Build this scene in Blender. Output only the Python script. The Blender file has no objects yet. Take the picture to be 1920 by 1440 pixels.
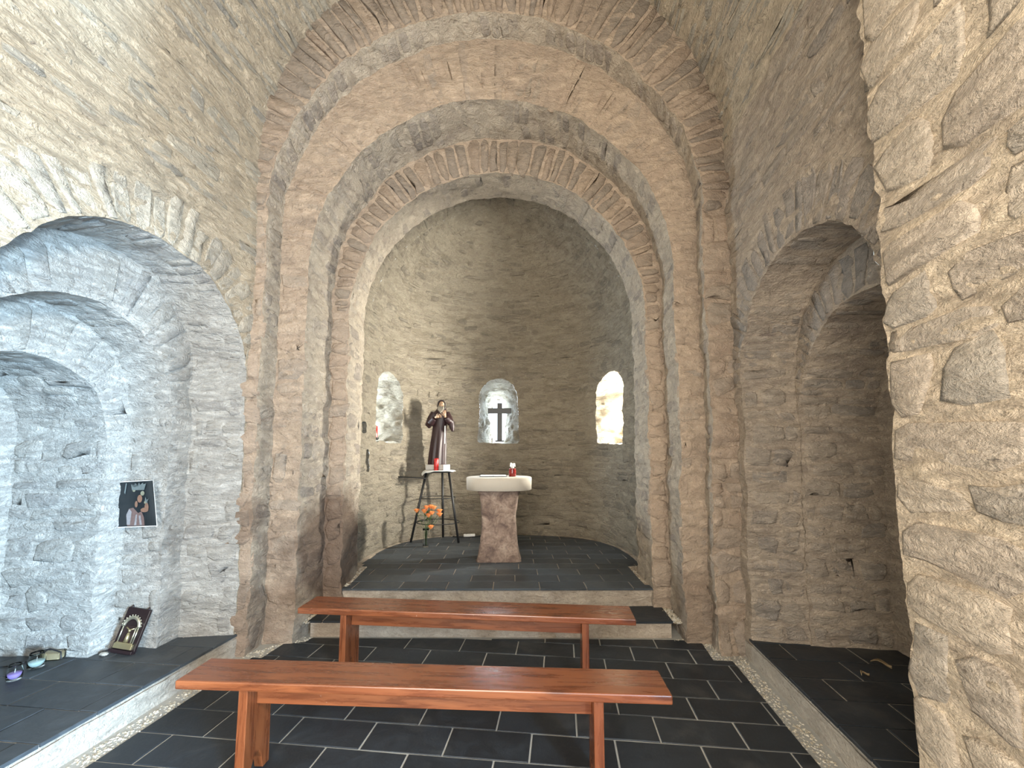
import bpy, bmesh, math, random
import numpy as np
from mathutils import Vector, Matrix
random.seed(7); rng = np.random.default_rng(7)
sc = bpy.context.scene
COL = sc.collection

# ------------------------------------------------------------------ camera
FPX, EYE = 800.0, 1.45
TILT = math.atan(FPX / 9500.0)
SHIFT = 130.0 - FPX * math.tan(TILT)
cam_d = bpy.data.cameras.new('camera'); cam = bpy.data.objects.new('camera', cam_d); COL.objects.link(cam)
cam.location = (0, 0, EYE); cam.rotation_euler = (math.pi / 2 + TILT, 0, 0)
cam_d.sensor_width = 36; cam_d.lens = FPX / 1920 * 36; cam_d.shift_y = SHIFT / 1920
cam_d.clip_start = 0.05
sc.camera = cam
# nave frame: turned 6.4 degrees clockwise against the chancel
PHI = math.atan(90 / FPX); CP, SP = math.cos(PHI), math.sin(PHI)
def N(a, b, z=0.0): return (a * CP + b * SP, -a * SP + b * CP, z)

# ------------------------------------------------------------------ world, lights, exposure
sc.view_settings.view_transform = 'Standard'; sc.view_settings.look = 'None'
sc.view_settings.gamma = 1.0; sc.view_settings.use_curve_mapping = False
sc.view_settings.exposure = 0.55
sc.cycles.use_denoising = True
sc.cycles.max_bounces = 10; sc.cycles.diffuse_bounces = 7
w = bpy.data.worlds.new('World'); sc.world = w; w.use_nodes = True
bg = w.node_tree.nodes['Background']; bg.inputs[0].default_value = (0.80, 0.90, 1.0, 1); bg.inputs[1].default_value = 2.0

def area(name, loc, to, sx, sy, watts, col, spread=180):
    l = bpy.data.lights.new(name, 'AREA'); l.shape = 'RECTANGLE'; l.size = sx; l.size_y = sy
    l.energy = watts; l.color = col; l.spread = math.radians(spread)
    o = bpy.data.objects.new(name, l); COL.objects.link(o); o.location = loc
    o.rotation_euler = (Vector(to) - Vector(loc)).to_track_quat('-Z', 'Y').to_euler()
    return o
# daylight at west door, south door, three apse slits; high vault fill added
area('west_door_daylight', N(-1.0, -1.85, 1.75), N(-0.3, 2, 2.4), 1.8, 2.8, 190, (1.0, 0.90, 0.76))
area('south_door_daylight', N(1.60, -0.55, 1.15), N(-2.6, 2.3, 0.9), 0.5, 1.7, 290, (0.47, 0.73, 1.0))
area('yard_glare', N(6.0, -3.40, 1.45), N(-2.5, 2.3, 0.8), 0.35, 1.7, 2100, (0.54, 0.78, 1.0))
area('south_vault_fill', N(1.34, -0.75, 3.05), N(-2.3, 1.6, 3.4), 0.7, 0.7, 170, (1.0, 0.93, 0.78))  # added lamp at an unseen high opening, brightens the left vault

# ------------------------------------------------------------------ object helpers
def tag(o, label=None, cat=None, group=None, kind=None):
    if label: o['label'] = label
    if cat: o['category'] = cat
    if group: o['group'] = group
    if kind: o['kind'] = kind
    return o
def empty(name, loc=(0, 0, 0), rz=0.0):
    o = bpy.data.objects.new(name, None); COL.objects.link(o); o.location = loc; o.rotation_euler = (0, 0, rz)
    o.empty_display_size = 0.05
    return o
def link(name, me, mat=None, parent=None, smooth=True):
    o = bpy.data.objects.new(name, me); COL.objects.link(o)
    if mat is not None:
        for m in (mat if isinstance(mat, (list, tuple)) else [mat]): me.materials.append(m)
    if parent is not None: o.parent = parent
    if smooth and len(me.polygons): me.polygons.foreach_set('use_smooth', [True] * len(me.polygons))
    return o
def pyobj(name, V, F, mat=None, parent=None, smooth=True):
    me = bpy.data.meshes.new(name); me.from_pydata([tuple(map(float, v)) for v in V], [], [tuple(map(int, f)) for f in F]); me.update()
    return link(name, me, mat, parent, smooth)
def bmobj(name, bm, mat=None, parent=None, smooth=True, bevel=0, seg=2, sub=0):
    bmesh.ops.recalc_face_normals(bm, faces=bm.faces)
    me = bpy.data.meshes.new(name); bm.to_mesh(me); bm.free()
    o = link(name, me, mat, parent, smooth)
    if bevel:
        m = o.modifiers.new('b', 'BEVEL'); m.width = bevel; m.segments = seg; m.limit_method = 'ANGLE'; m.angle_limit = math.radians(35)
    if sub:
        m = o.modifiers.new('s', 'SUBSURF'); m.levels = sub; m.render_levels = sub
    return o
def box(bm, c, s, rot=None):
    r = bmesh.ops.create_cube(bm, size=1.0)
    M = Matrix.Translation(Vector(c)) @ (rot.to_4x4() if rot is not None else Matrix()) @ Matrix.Diagonal((*s, 1))
    bmesh.ops.transform(bm, matrix=M, verts=r['verts']); return r['verts']
def tube(bm, pts, rad, n=10, cap=True):
    pts = [Vector(p) for p in pts]
    rads = list(rad) if isinstance(rad, (list, tuple)) else [rad] * len(pts)
    rings = []; up = None
    for i, p in enumerate(pts):
        t = (pts[min(i + 1, len(pts) - 1)] - pts[max(i - 1, 0)]).normalized()
        if up is None:
            up = Vector((0, 0, 1)) if abs(t.z) < .9 else Vector((1, 0, 0))
        s = t.cross(up)
        if s.length < 1e-4: s = t.orthogonal()
        s.normalize(); up = s.cross(t).normalized()
        rings.append([bm.verts.new(p + (s * math.cos(2 * math.pi * k / n) + up * math.sin(2 * math.pi * k / n)) * rads[i]) for k in range(n)])
    for a, b in zip(rings, rings[1:]):
        for k in range(n): bm.faces.new((a[k], a[(k + 1) % n], b[(k + 1) % n], b[k]))
    if cap: bm.faces.new(list(reversed(rings[0]))); bm.faces.new(rings[-1])
def lathe(bm, prof, n=24, c=(0, 0, 0), sx=1, sy=1):
    rings = []
    for r, z in prof:
        if r < 1e-6: rings.append([bm.verts.new((c[0], c[1], c[2] + z))])
        else: rings.append([bm.verts.new((c[0] + sx * r * math.cos(2 * math.pi * k / n), c[1] + sy * r * math.sin(2 * math.pi * k / n), c[2] + z)) for k in range(n)])
    for a, b in zip(rings, rings[1:]):
        for k in range(n):
            k2 = (k + 1) % n
            if len(a) == 1 and len(b) > 1: bm.faces.new((a[0], b[k], b[k2]))
            elif len(b) == 1 and len(a) > 1: bm.faces.new((a[k], a[k2], b[0]))
            elif len(a) > 1: bm.faces.new((a[k], a[k2], b[k2], b[k]))
def torus(bm, R, r, c, n=40, m=8):
    rings = []
    for i in range(n):
        a = 2 * math.pi * i / n
        rings.append([bm.verts.new((c[0] + (R + r * math.cos(2 * math.pi * j / m)) * math.cos(a), c[1] + (R + r * math.cos(2 * math.pi * j / m)) * math.sin(a), c[2] + r * math.sin(2 * math.pi * j / m))) for j in range(m)])
    for i in range(n):
        for j in range(m):
            bm.faces.new((rings[i][j], rings[(i + 1) % n][j], rings[(i + 1) % n][(j + 1) % m], rings[i][(j + 1) % m]))
def ball(bm, c, s, u=14, v=9, rot=None):
    r = bmesh.ops.create_uvsphere(bm, u_segments=u, v_segments=v, radius=1.0)
    s = s if isinstance(s, (tuple, list)) else (s, s, s)
    M = Matrix.Translation(Vector(c)) @ (rot.to_4x4() if rot is not None else Matrix()) @ Matrix.Diagonal((*s, 1))
    bmesh.ops.transform(bm, matrix=M, verts=r['verts'])

# ------------------------------------------------------------------ materials
class NT:
    def __init__(s, name):
        s.m = bpy.data.materials.new(name); s.m.use_nodes = True; s.t = s.m.node_tree; s.n = s.t.nodes
        s.b = s.n['Principled BSDF']
    def a(s, typ, ins=None, **kw):
        x = s.n.new(typ)
        for k, v in kw.items(): setattr(x, k, v)
        for k, v in (ins or {}).items():
            if hasattr(v, 'is_output'): s.t.links.new(v, x.inputs[k])
            else: x.inputs[k].default_value = v
        return x
    def pos(s, scale=(1, 1, 1), off=(0, 0, 0)):
        g = s.a('ShaderNodeNewGeometry')
        return s.a('ShaderNodeMapping', {'Vector': g.outputs['Position'], 'Scale': scale, 'Location': off}).outputs[0]
    def obj(s, scale=(1, 1, 1)):
        g = s.a('ShaderNodeTexCoord')
        return s.a('ShaderNodeMapping', {'Vector': g.outputs['Object'], 'Scale': scale}).outputs[0]
    def noise(s, vec, scale, detail=4, rough=.55, dist=0.0):
        return s.a('ShaderNodeTexNoise', {'Vector': vec, 'Scale': scale, 'Detail': detail, 'Roughness': rough, 'Distortion': dist}).outputs['Fac']
    def ramp(s, fac, stops, interp='LINEAR'):
        r = s.a('ShaderNodeValToRGB', {'Fac': fac}); e = r.color_ramp.elements; r.color_ramp.interpolation = interp
        while len(e) < len(stops): e.new(0.5)
        for el, (p, c) in zip(e, stops): el.position = p; el.color = (*c, 1) if len(c) == 3 else c
        return r.outputs['Color']
    def mix(s, fac, a, b, mode='MIX'):
        x = s.a('ShaderNodeMix', data_type='RGBA', blend_type=mode)
        for k, v in ((0, fac), (6, a), (7, b)):
            if hasattr(v, 'is_output'): s.t.links.new(v, x.inputs[k])
            else: x.inputs[k].default_value = (*v, 1) if k and len(v) == 3 else v
        return x.outputs[2]
    def math(s, op, a, b=0.0, clamp=False):
        x = s.a('ShaderNodeMath', operation=op, use_clamp=clamp)
        for k, v in ((0, a), (1, b)):
            if hasattr(v, 'is_output'): s.t.links.new(v, x.inputs[k])
            else: x.inputs[k].default_value = v
        return x.outputs[0]
    def bump(s, h, strength, dist, nrm=None):
        d = {'Height': h, 'Strength': strength, 'Distance': dist}
        if nrm is not None: d['Normal'] = nrm
        return s.a('ShaderNodeBump', d).outputs[0]
    def out(s, col=None, rough=.9, nrm=None, **kw):
        for k, v in (('Base Color', col), ('Roughness', rough), ('Normal', nrm)):
            if v is None: continue
            if hasattr(v, 'is_output'): s.t.links.new(v, s.b.inputs[k])
            else: s.b.inputs[k].default_value = (*v, 1) if isinstance(v, tuple) and len(v) == 3 else v
        for k, v in kw.items():
            s.b.inputs[k.replace('_', ' ')].default_value = v
        return s.m
def mul(c, k): return tuple(x * k for x in c)

STAINS = [((-1.62, 3.86, 0.62), 0.62, 0.85), ((-2.02, 3.2, 0.95), 0.20, 0.55), ((-1.95, 3.2, 0.2), 0.35, 0.5), ((1.36, 3.45, 0.25), 0.33, 0.4)]
def masonry_mat(name, pal, dark, stretch=(1, 1, 3.6), stones=False, bumpk=1.0, stain=False, smear=.75):
    """pal: four tones from pale mortar to the darkest stone face"""
    s = NT(name)
    P = s.pos(); Q = s.pos(stretch)
    big = s.noise(P, 1.1, 3, .6, .4); mid = s.noise(Q, 4.5, 5, .62, .5); fine = s.noise(Q, 21, 5, .68, .3); grit = s.noise(P, 85, 3, .6)
    lump = s.noise(s.pos((stretch[0] * 1.25, stretch[1] * 1.25, stretch[2] * 1.25), (3.1, 7.7, 1.3)), 8.5, 6, .7, .9)
    if stones:
        oi = s.a('ShaderNodeObjectInfo').outputs['Random']; isl = s.a('ShaderNodeNewGeometry').outputs['Random Per Island']
        r = s.math('FRACT', s.math('ADD', oi, isl))
        base = s.ramp(r, [(0, pal[0]), (.33, pal[1]), (.66, pal[2]), (1, pal[3])])
        base = s.mix(s.ramp(big, [(.35, (0, 0, 0)), (.7, (.55, .55, .55))]), base, pal[1])
        base = s.mix(s.ramp(mid, [(.42, (0, 0, 0)), (.66, (smear,) * 3)]), base, pal[0])      # lime smeared over the faces
    else:
        base = s.ramp(mid, [(.28, pal[3]), (.42, pal[2]), (.55, pal[1]), (.72, pal[0])])
        base = s.mix(s.ramp(big, [(.35, (0, 0, 0)), (.65, (.6, .6, .6))]), base, pal[1])
    streak = s.ramp(fine, [(.30, (1, 1, 1)), (.43, (0, 0, 0))])
    base = s.mix(s.math('MULTIPLY', streak, .40), base, dark)
    base = s.mix(s.ramp(lump, [(.28, (.8, .8, .8)), (.40, (0, 0, 0))]), base, mul(dark, 1.3))
    base = s.mix(s.ramp(lump, [(.54, (0, 0, 0)), (.70, (.6, .6, .6))]), base, mul(pal[0], 1.18))
    base = s.mix(s.ramp(fine, [(.55, (0, 0, 0)), (.75, (.55, .55, .55))]), base, mul(pal[0], 1.15))
    base = s.mix(s.ramp(grit, [(.3, (.35, .35, .35)), (.5, (0, 0, 0))]), base, mul(pal[3], .8))
    if stain:
        g = s.pos(); n = s.math('MULTIPLY', s.math('SUBTRACT', s.noise(P, 5, 4), .5), .55)
        for c, rad, amt in STAINS:
            d = s.a('ShaderNodeVectorMath', {0: g, 1: c}, operation='DISTANCE').outputs['Value']
            k = s.math('SUBTRACT', 1.0, s.math('DIVIDE', s.math('ADD', d, s.math('MULTIPLY', n, rad * 1.5)), rad))
            k = s.math('MULTIPLY', s.math('MULTIPLY', k, 2.6, True), amt)
            base = s.mix(k, base, (.135, .088, .062))
    h = s.math('ADD', s.math('MULTIPLY', mid, .7), s.math('ADD', s.math('MULTIPLY', fine, .6), s.math('MULTIPLY', grit, .20)))
    h = s.math('ADD', h, s.math('MULTIPLY', lump, 1.3))
    nr = s.bump(h, .95, .034 * bumpk)
    return s.out(base, .92, nr, Specular_IOR_Level=.2)

def flat_mat(name, col, rough=.6, bump=0, var=.15, scale=30, **kw):
    s = NT(name); P = s.obj(); n = s.noise(P, scale, 4)
    c = s.mix(n, mul(col, 1 - var), mul(col, 1 + var))
    return s.out(c, rough, s.bump(n, .5, bump) if bump else None, **kw)

CREAM = [(.64, .54, .41), (.54, .45, .335), (.43, .36, .27), (.32, .27, .215)]
NAVE_ST = [(.50, .44, .35), (.44, .395, .32), (.38, .345, .295), (.31, .29, .26)]
RW = [(.54, .45, .35), (.45, .37, .29), (.36, .295, .235), (.27, .22, .185)]
RW_ST = [(.44, .37, .295), (.38, .32, .26), (.33, .285, .245), (.265, .24, .215)]
ROSE = [(.48, .375, .285), (.41, .32, .24), (.335, .26, .20), (.255, .20, .155)]
ROSE_ST = [(.42, .325, .245), (.375, .285, .215), (.345, .285, .225), (.31, .265, .22)]
GREY = [(.37, .325, .25), (.30, .26, .20), (.235, .20, .15), (.17, .145, .11)]
GREY_ST = [(.31, .27, .21), (.25, .215, .165), (.215, .18, .14), (.165, .145, .12)]
REV = [(.56, .48, .38), (.48, .41, .325), (.39, .325, .26), (.29, .24, .20)]
REV_ST = [(.46, .395, .32), (.39, .335, .275), (.295, .25, .215), (.245, .215, .19)]
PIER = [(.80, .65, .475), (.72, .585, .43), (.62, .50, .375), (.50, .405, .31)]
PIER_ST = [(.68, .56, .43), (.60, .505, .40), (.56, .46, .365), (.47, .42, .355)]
DK = (.105, .085, .07)
M_nave = masonry_mat('nave wall mortar', CREAM, DK, (1, 1, 2.7))
M_nave_s = masonry_mat('nave wall stone', NAVE_ST, DK, (1, 1, 2.7), True)
M_rw = masonry_mat('right wall mortar', RW, DK, (1, 1, 2.3))
M_rw_s = masonry_mat('right wall stone', RW_ST, DK, (1, 1, 2.3), True)
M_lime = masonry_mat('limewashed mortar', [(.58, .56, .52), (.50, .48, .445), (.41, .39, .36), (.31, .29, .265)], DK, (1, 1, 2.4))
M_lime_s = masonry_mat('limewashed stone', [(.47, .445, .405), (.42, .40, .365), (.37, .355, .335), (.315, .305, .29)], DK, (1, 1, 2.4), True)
M_nave_v = masonry_mat('niche slab', [(.52, .46, .37), (.46, .41, .335), (.41, .37, .31), (.35, .325, .285)], DK, (1, 1, 1.6), True, smear=.5)
M_rw_v = masonry_mat('right niche slab', RW_ST[1:] + [(.22, .205, .19)], DK, (1, 1, 1.6), True, smear=.3)
M_vault = masonry_mat('vault mortar', CREAM, DK, (2.5, 1, 2.5))
M_vault_s = masonry_mat('vault stone', NAVE_ST, DK, (2.5, 1, 2.5), True)
M_rose = masonry_mat('arch mortar', ROSE, DK, (1, 1, 1.6), stain=True, bumpk=.8)
M_rose_s = masonry_mat('arch stone', ROSE_ST, DK, (1, 1, 1.6), True, stain=True, bumpk=.8, smear=.5)
M_rose_v = masonry_mat('arch slab', [(.35, .27, .20), (.30, .23, .175), (.265, .22, .175), (.22, .19, .16)], DK, (1, 1, 1.6), True, bumpk=.7, smear=.25)
M_rev = masonry_mat('reveal mortar', REV, DK, (1, 1, 1.8), stain=True)
M_rev_s = masonry_mat('reveal stone', REV_ST, DK, (1, 1, 1.8), True, stain=True)
M_apse = masonry_mat('apse mortar', GREY, DK, (1, 1, 2.7))
M_apse_s = masonry_mat('apse stone', GREY_ST, DK, (1, 1, 2.7), True)
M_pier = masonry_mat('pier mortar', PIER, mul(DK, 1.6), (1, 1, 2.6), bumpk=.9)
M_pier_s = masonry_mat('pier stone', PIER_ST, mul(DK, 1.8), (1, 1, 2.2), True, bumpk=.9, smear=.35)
M_plas = masonry_mat('ledge plaster', [(.46, .42, .36), (.41, .37, .315), (.34, .305, .26), (.26, .23, .19)], DK, (1, 1, 2), bumpk=.5)

def slate_mat(name, col):
    s = NT(name); P = s.pos()
    oi = s.a('ShaderNodeObjectInfo').outputs['Random']
    n = s.noise(P, 7, 6, .65, .8); f = s.noise(s.pos((1, 1.0, 1)), 45, 4, .6)
    c = s.mix(oi, mul(col, .78), mul(col, 1.3))
    c = s.mix(s.ramp(n, [(.45, (0, 0, 0)), (.75, (.6, .6, .6))]), c, mul(col, 2.1))
    dust = s.noise(P, 2.3, 5, .6)
    c = s.mix(s.ramp(dust, [(.55, (0, 0, 0)), (.8, (.28, .28, .28))]), c, (.20, .19, .17))
    h = s.math('ADD', n, s.math('MULTIPLY', f, .25))
    r = s.ramp(n, [(.3, (.42,) * 3), (.7, (.62,) * 3)])
    return s.out(c, r, s.bump(h, .55, .006), Specular_IOR_Level=.42)
M_slate = slate_mat('slate', (.014, .0175, .022))
M_slate_lit = slate_mat('slate lit', (.040, .047, .054))  # slate with window light on platform and left ledge put into its colour
M_grout = flat_mat('grout', (.34, .33, .30), .95, .003)
M_step = masonry_mat('step plaster', [(.50, .43, .35), (.43, .36, .29), (.34, .28, .22), (.22, .18, .14)], DK, (1, 1, 2), bumpk=.5)
def peb_mat():
    s = NT('pebble'); isl = s.a('ShaderNodeNewGeometry').outputs['Random Per Island']
    return s.out(s.ramp(isl, [(0, (.30, .25, .18)), (.4, (.46, .41, .32)), (.75, (.56, .51, .42)), (1, (.38, .36, .33))]), .9)
M_peb = peb_mat()

# ------------------------------------------------------------------ rough-masonry displacement, one field for the whole building
def vnoise(P, seed):
    i = np.floor(P).astype(np.int64); f = P - i; f = f * f * (3 - 2 * f)
    def h(a, b, c):
        n = (a * 374761393 + b * 668265263 + c * 2147483647 + seed * 974634777) & 0x7fffffff
        n = ((n ^ (n >> 13)) * 1274126177) & 0x7fffffff
        n = n ^ (n >> 16)
        return (n & 0xffff) / 32767.5 - 1
    r = 0
    for dx in (0, 1):
        for dy in (0, 1):
            for dz in (0, 1):
                wgt = (f[:, 0] if dx else 1 - f[:, 0]) * (f[:, 1] if dy else 1 - f[:, 1]) * (f[:, 2] if dz else 1 - f[:, 2])
                r = r + wgt * h(i[:, 0] + dx, i[:, 1] + dy, i[:, 2] + dz)
    return r
OCT = [(.45, .016), (.15, .011), (.06, .0065), (.03, .003)]
def disp(P, k=1.0):
    Q = P * np.array([1, 1, 1.9]); d = np.zeros_like(P)
    for j, (sz, am) in enumerate(OCT):
        for c in range(3): d[:, c] += am * k * vnoise(Q / sz + 31.7 * j, 17 * j + c)
    return P + d

def grid(fn, us, vs, hole=None, wrapflip=False):
    """numpy grid over (u, v); hole = function (u, v) -> (sdf, gu, gv), negative inside"""
    U, V = np.meshgrid(us, vs, indexing='ij'); nu, nv = U.shape
    u, v = U.ravel().copy(), V.ravel().copy()
    idx = np.arange(nu * nv).reshape(nu, nv)
    q = np.stack([idx[:-1, :-1], idx[1:, :-1], idx[1:, 1:], idx[:-1, 1:]], -1).reshape(-1, 4)
    if hole:
        for hl in hole:
            s, gu, gv = hl(u, v)
            ins = s < -1e-6
            keep = ~ins[q].all(1); q = q[keep]
            used = np.zeros(len(u), bool); used[q.ravel()] = True
            m = ins & used
            u[m] -= s[m] * gu[m]; v[m] -= s[m] * gv[m]
    used = np.unique(q.ravel()); rm = -np.ones(len(u), int); rm[used] = np.arange(len(used))
    P = fn(u[used], v[used]); q = rm[q]
    if wrapflip: q = q[:, ::-1]
    return P, q
def arch_hole(c, r, zs, zb=-9):
    def f(u, v):
        du = u - c; dv = v - zs; up = dv > 0
        d = np.hypot(du, dv) + 1e-9
        s = np.where(up, d - r, np.abs(du) - r)
        gu = np.where(up, du / d, np.sign(du)); gv = np.where(up, dv / d, 0.0)
        # flat sill
        low = (v - zb) ; use = (zb - v > s)
        s2 = np.where(use, zb - v, s); gu = np.where(use, 0, gu); gv = np.where(use, -1.0, gv)
        return s2, gu, gv
    return f
def lin(a, b, st): return np.linspace(a, b, max(2, int(round(abs(b - a) / st)) + 1))

class Shell:
    """collects grids into one structure mesh"""
    def __init__(s): s.V = []; s.F = []; s.n = 0
    def add(s, P, q, k=1.0, raw=False):
        s.V.append(P if raw else disp(P, k)); s.F.append(q + s.n); s.n += len(P)
    def build(s, name, mat, parent=None, kind='structure'):
        V = np.concatenate(s.V); F = np.concatenate(s.F)
        me = bpy.data.meshes.new(name)
        me.vertices.add(len(V)); me.vertices.foreach_set('co', V.astype(np.float32).ravel())
        me.loops.add(len(F) * 4); me.loops.foreach_set('vertex_index', F.astype(np.int32).ravel())
        me.polygons.add(len(F)); me.polygons.foreach_set('loop_start', np.arange(0, len(F) * 4, 4, dtype=np.int32))
        me.update(calc_edges=True); me.validate()
        o = link(name, me, mat, parent)
        if kind: o['kind'] = kind
        return o

# ------------------------------------------------------------------ stones
def to_px(P):
    d = P - np.array([0, 0, EYE]); F_ = np.array([0, math.cos(TILT), math.sin(TILT)]); U_ = np.array([0, -math.sin(TILT), math.cos(TILT)])
    wv = np.maximum(d @ F_, 1e-3)
    return 960 + FPX * d[:, 0] / wv, 720 + SHIFT - FPX * (d @ U_) / wv, d @ F_
def stones(name, quads, fn, mat, parent, proud=(.004, .014), maxobj=300, sign=1, rough=.26, dk=1.0, minpx=40, bury=.03, chamf=.09):
    if not len(quads): return
    n = len(quads); Q = np.array(quads)                                  # n,4,2
    fr = np.array([.17, .83]); ring = []
    for e in range(4):
        a, b = Q[:, e], Q[:, (e + 1) % 4]
        for t in fr:
            ring.append(a + (b - a) * (t + rng.uniform(-.09, .09, (n, 1))))
    ring = np.stack(ring, 1)                                             # n,8,2
    cen = Q.mean(1, keepdims=True); size = np.linalg.norm(Q[:, 2] - Q[:, 0], axis=1)
    small = np.minimum(np.linalg.norm(Q[:, 1] - Q[:, 0], axis=1), np.linalg.norm(Q[:, 3] - Q[:, 0], axis=1))
    ring = ring + rng.normal(0, 1, ring.shape) * (small * rough * .35)[:, None, None]
    hgt = rng.uniform(*proud, n)
    dirn = cen - ring; dl = np.linalg.norm(dirn, axis=2, keepdims=True) + 1e-9
    i1 = ring; i2 = ring + dirn / dl * np.minimum(small[:, None, None] * chamf * .45, dl * .5); i3 = ring + dirn / dl * np.minimum(small[:, None, None] * chamf * 1.6, dl * .7)
    tilt = rng.normal(0, .16, (n, 8)) * hgt[:, None]
    UV = np.concatenate([i1, i2, i3, cen], 1)                            # n,25,2
    Hh = np.concatenate([np.full((n, 8), -bury), hgt[:, None] * .55 + tilt * .4, hgt[:, None] + tilt, hgt[:, None] * 1.1], 1)
    u, v = UV[..., 0].ravel(), UV[..., 1].ravel()
    P = fn(u, v); e = 1e-3
    nr = np.cross(fn(u + e, v) - P, fn(u, v + e) - P); nr /= np.linalg.norm(nr, axis=1, keepdims=True) + 1e-12
    P = disp(P, dk) + nr * (Hh.ravel() * sign)[:, None]
    P = P.reshape(n, 25, 3); NR = (nr * sign).reshape(n, 25, 3)[:, 24]
    F = []
    for k in range(8):
        k2 = (k + 1) % 8
        F += [(k, k2, 8 + k2, 8 + k), (8 + k, 8 + k2, 16 + k2, 16 + k), (16 + k, 16 + k2, 24)]
    if sign < 0: F = [tuple(reversed(f)) for f in F]
    c3 = P[:, 24]; x, y, wv = to_px(c3)
    view = c3 - np.array([0, 0, EYE]); dist = np.linalg.norm(view, axis=1); cosv = np.maximum(-(view / dist[:, None] * NR).sum(1), 0)
    inside = (x > -60) & (x < 1980) & (y > -60) & (y < 1500) & (wv > .1)
    ln = np.linalg.norm(P[:, 0] - P[:, 4], axis=1)
    score = np.where(inside, ln * small * cosv / dist ** 2, 0) * FPX ** 2
    order = np.argsort(-score); vis = [i for i in order[:maxobj] if score[i] > max(minpx, 1e-9)]
    vs = set(vis)
    for i in vis:
        c = c3[i]; o = pyobj(name, P[i] - c, F, mat, parent); o.location = c
    rest = [i for i in range(n) if i not in vs]
    if rest:
        V = P[rest].reshape(-1, 3); FF = [tuple(j + 25 * k for j in f) for k in range(len(rest)) for f in F]
        o = pyobj('far_' + name, V, FF, mat, parent); o['kind'] = 'stuff'

def courses(u0, u1, v0, v1, hr, wr, gap=.014, holes=(), skip=0.0, marg=.015, lean=.05):
    out = []; v = v0
    while v < v1 - hr[0] * .5:
        h = min(random.uniform(*hr), v1 - v); u = u0 - random.uniform(0, wr[0])
        while u < u1:
            wd = random.uniform(*wr) * (random.uniform(.55, 1.0) if random.random() < .35 else 1)
            a, b = max(u, u0) + gap / 2, min(u + wd, u1) - gap / 2; u += wd
            if b - a < wr[0] * .4 or random.random() < skip: continue
            lo, hi = v + gap / 2 + random.uniform(0, h * .12), v + h - gap / 2 - random.uniform(0, h * .12)
            j = lambda s: random.uniform(-s, s)
            q = [(a + j(h * lean), lo + j(h * lean)), (b + j(h * lean), lo + j(h * lean)), (b + j(h * lean), hi + j(h * lean)), (a + j(h * lean), hi + j(h * lean))]
            bad = False
            for hl in holes:
                qq = np.array(q + [((a + b) / 2, lo), ((a + b) / 2, hi), (a, (lo + hi) / 2), (b, (lo + hi) / 2)])
                s_, gu, gv = hl(qq[:, 0], qq[:, 1])
                if s_.min() < marg: bad = True; break
            if not bad: out.append(q)
        v += h
    return out

# ================================================================== LARGE STRUCTURE
# ---- chancel arch, three stepped orders.  (Y, centre X, radius, spring z)
O3N, O3F = (3.20, -.213, 1.705, 3.345), (3.40, -.185, 1.720, 3.300)
O2N, O2F = (3.40, -.172, 1.506, 2.955), (3.815, -.133, 1.509, 2.930)
O1N, O1F = (3.815, -.132, 1.354, 2.726), (4.30, -.142, 1.380, 2.767)
NAVE_PROF = (3.20, -.20, 1.92, 3.78)
APX, APY, APA, APB, APP, APZ = -.12, 4.75, 1.53, 1.55, 2.8, 2.77
def prof(t, o, z0=-.03):
    Y, c, R, zs = o
    a = np.clip(2 - t, 0, 1) * math.pi
    x = c + R * np.cos(a); z = zs + R * np.sin(a)
    z = np.where(t < 1, z0 + (zs - z0) * t, np.where(t > 2, zs + (z0 - zs) * (t - 2), z))
    return x, z
TT = np.concatenate([np.linspace(0, 1, 130)[:-1], np.linspace(1, 2, 210), np.linspace(2, 3, 130)[1:]])
def loft(oa, ob, n):
    def fn(u, v):
        xa, za = prof(u, oa); xb, zb = prof(u, ob)
        return np.stack([xa + (xb - xa) * v, oa[0] + (ob[0] - oa[0]) * v, za + (zb - za) * v], -1)
    return grid(fn, TT, np.linspace(0, 1, n))
def polar(o, Rm):
    Y, c, R, zs = o
    return lambda u, v: np.stack([c + v * np.cos(u / Rm), np.full_like(u, Y), zs + v * np.sin(u / Rm)], -1)
def outer_r(a, o, q):
    """distance from the centre of o to the circle (or jamb line) of q along angle a"""
    dx, dz = q[1] - o[1], q[3] - o[3]; ca, sa = math.cos(a), math.sin(a)
    b = ca * dx + sa * dz; d = b * b - (dx * dx + dz * dz - q[2] ** 2)
    r = b + math.sqrt(max(d, 0))
    if o[3] + r * sa < q[3]: r = min(r, abs((q[2] + (dx if ca > 0 else -dx)) / max(abs(ca), 1e-6)))
    return r
def ring_quads(a0, a1, r0, r1f, pitch, gap=.018, jit=.012):
    out = []; Rm = r0; s = a0 * Rm
    while s < a1 * Rm - pitch * .4:
        wd = pitch * random.uniform(.75, 1.3); e = min(s + wd, a1 * Rm)
        r1 = r1f((s + e) / 2 / Rm); f = r1 / r0
        g = gap / 2; k = g / f
        if e - s > 2.2 * g and r1 - r0 > .05:
            lo = r0 + random.uniform(.0, jit); hi = r1 - random.uniform(.01, .01 + 2 * jit)
            out.append([(s + g, lo), (e - g, lo), (e - k, hi), (s + k, hi)])
        s = e
    return out
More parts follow.
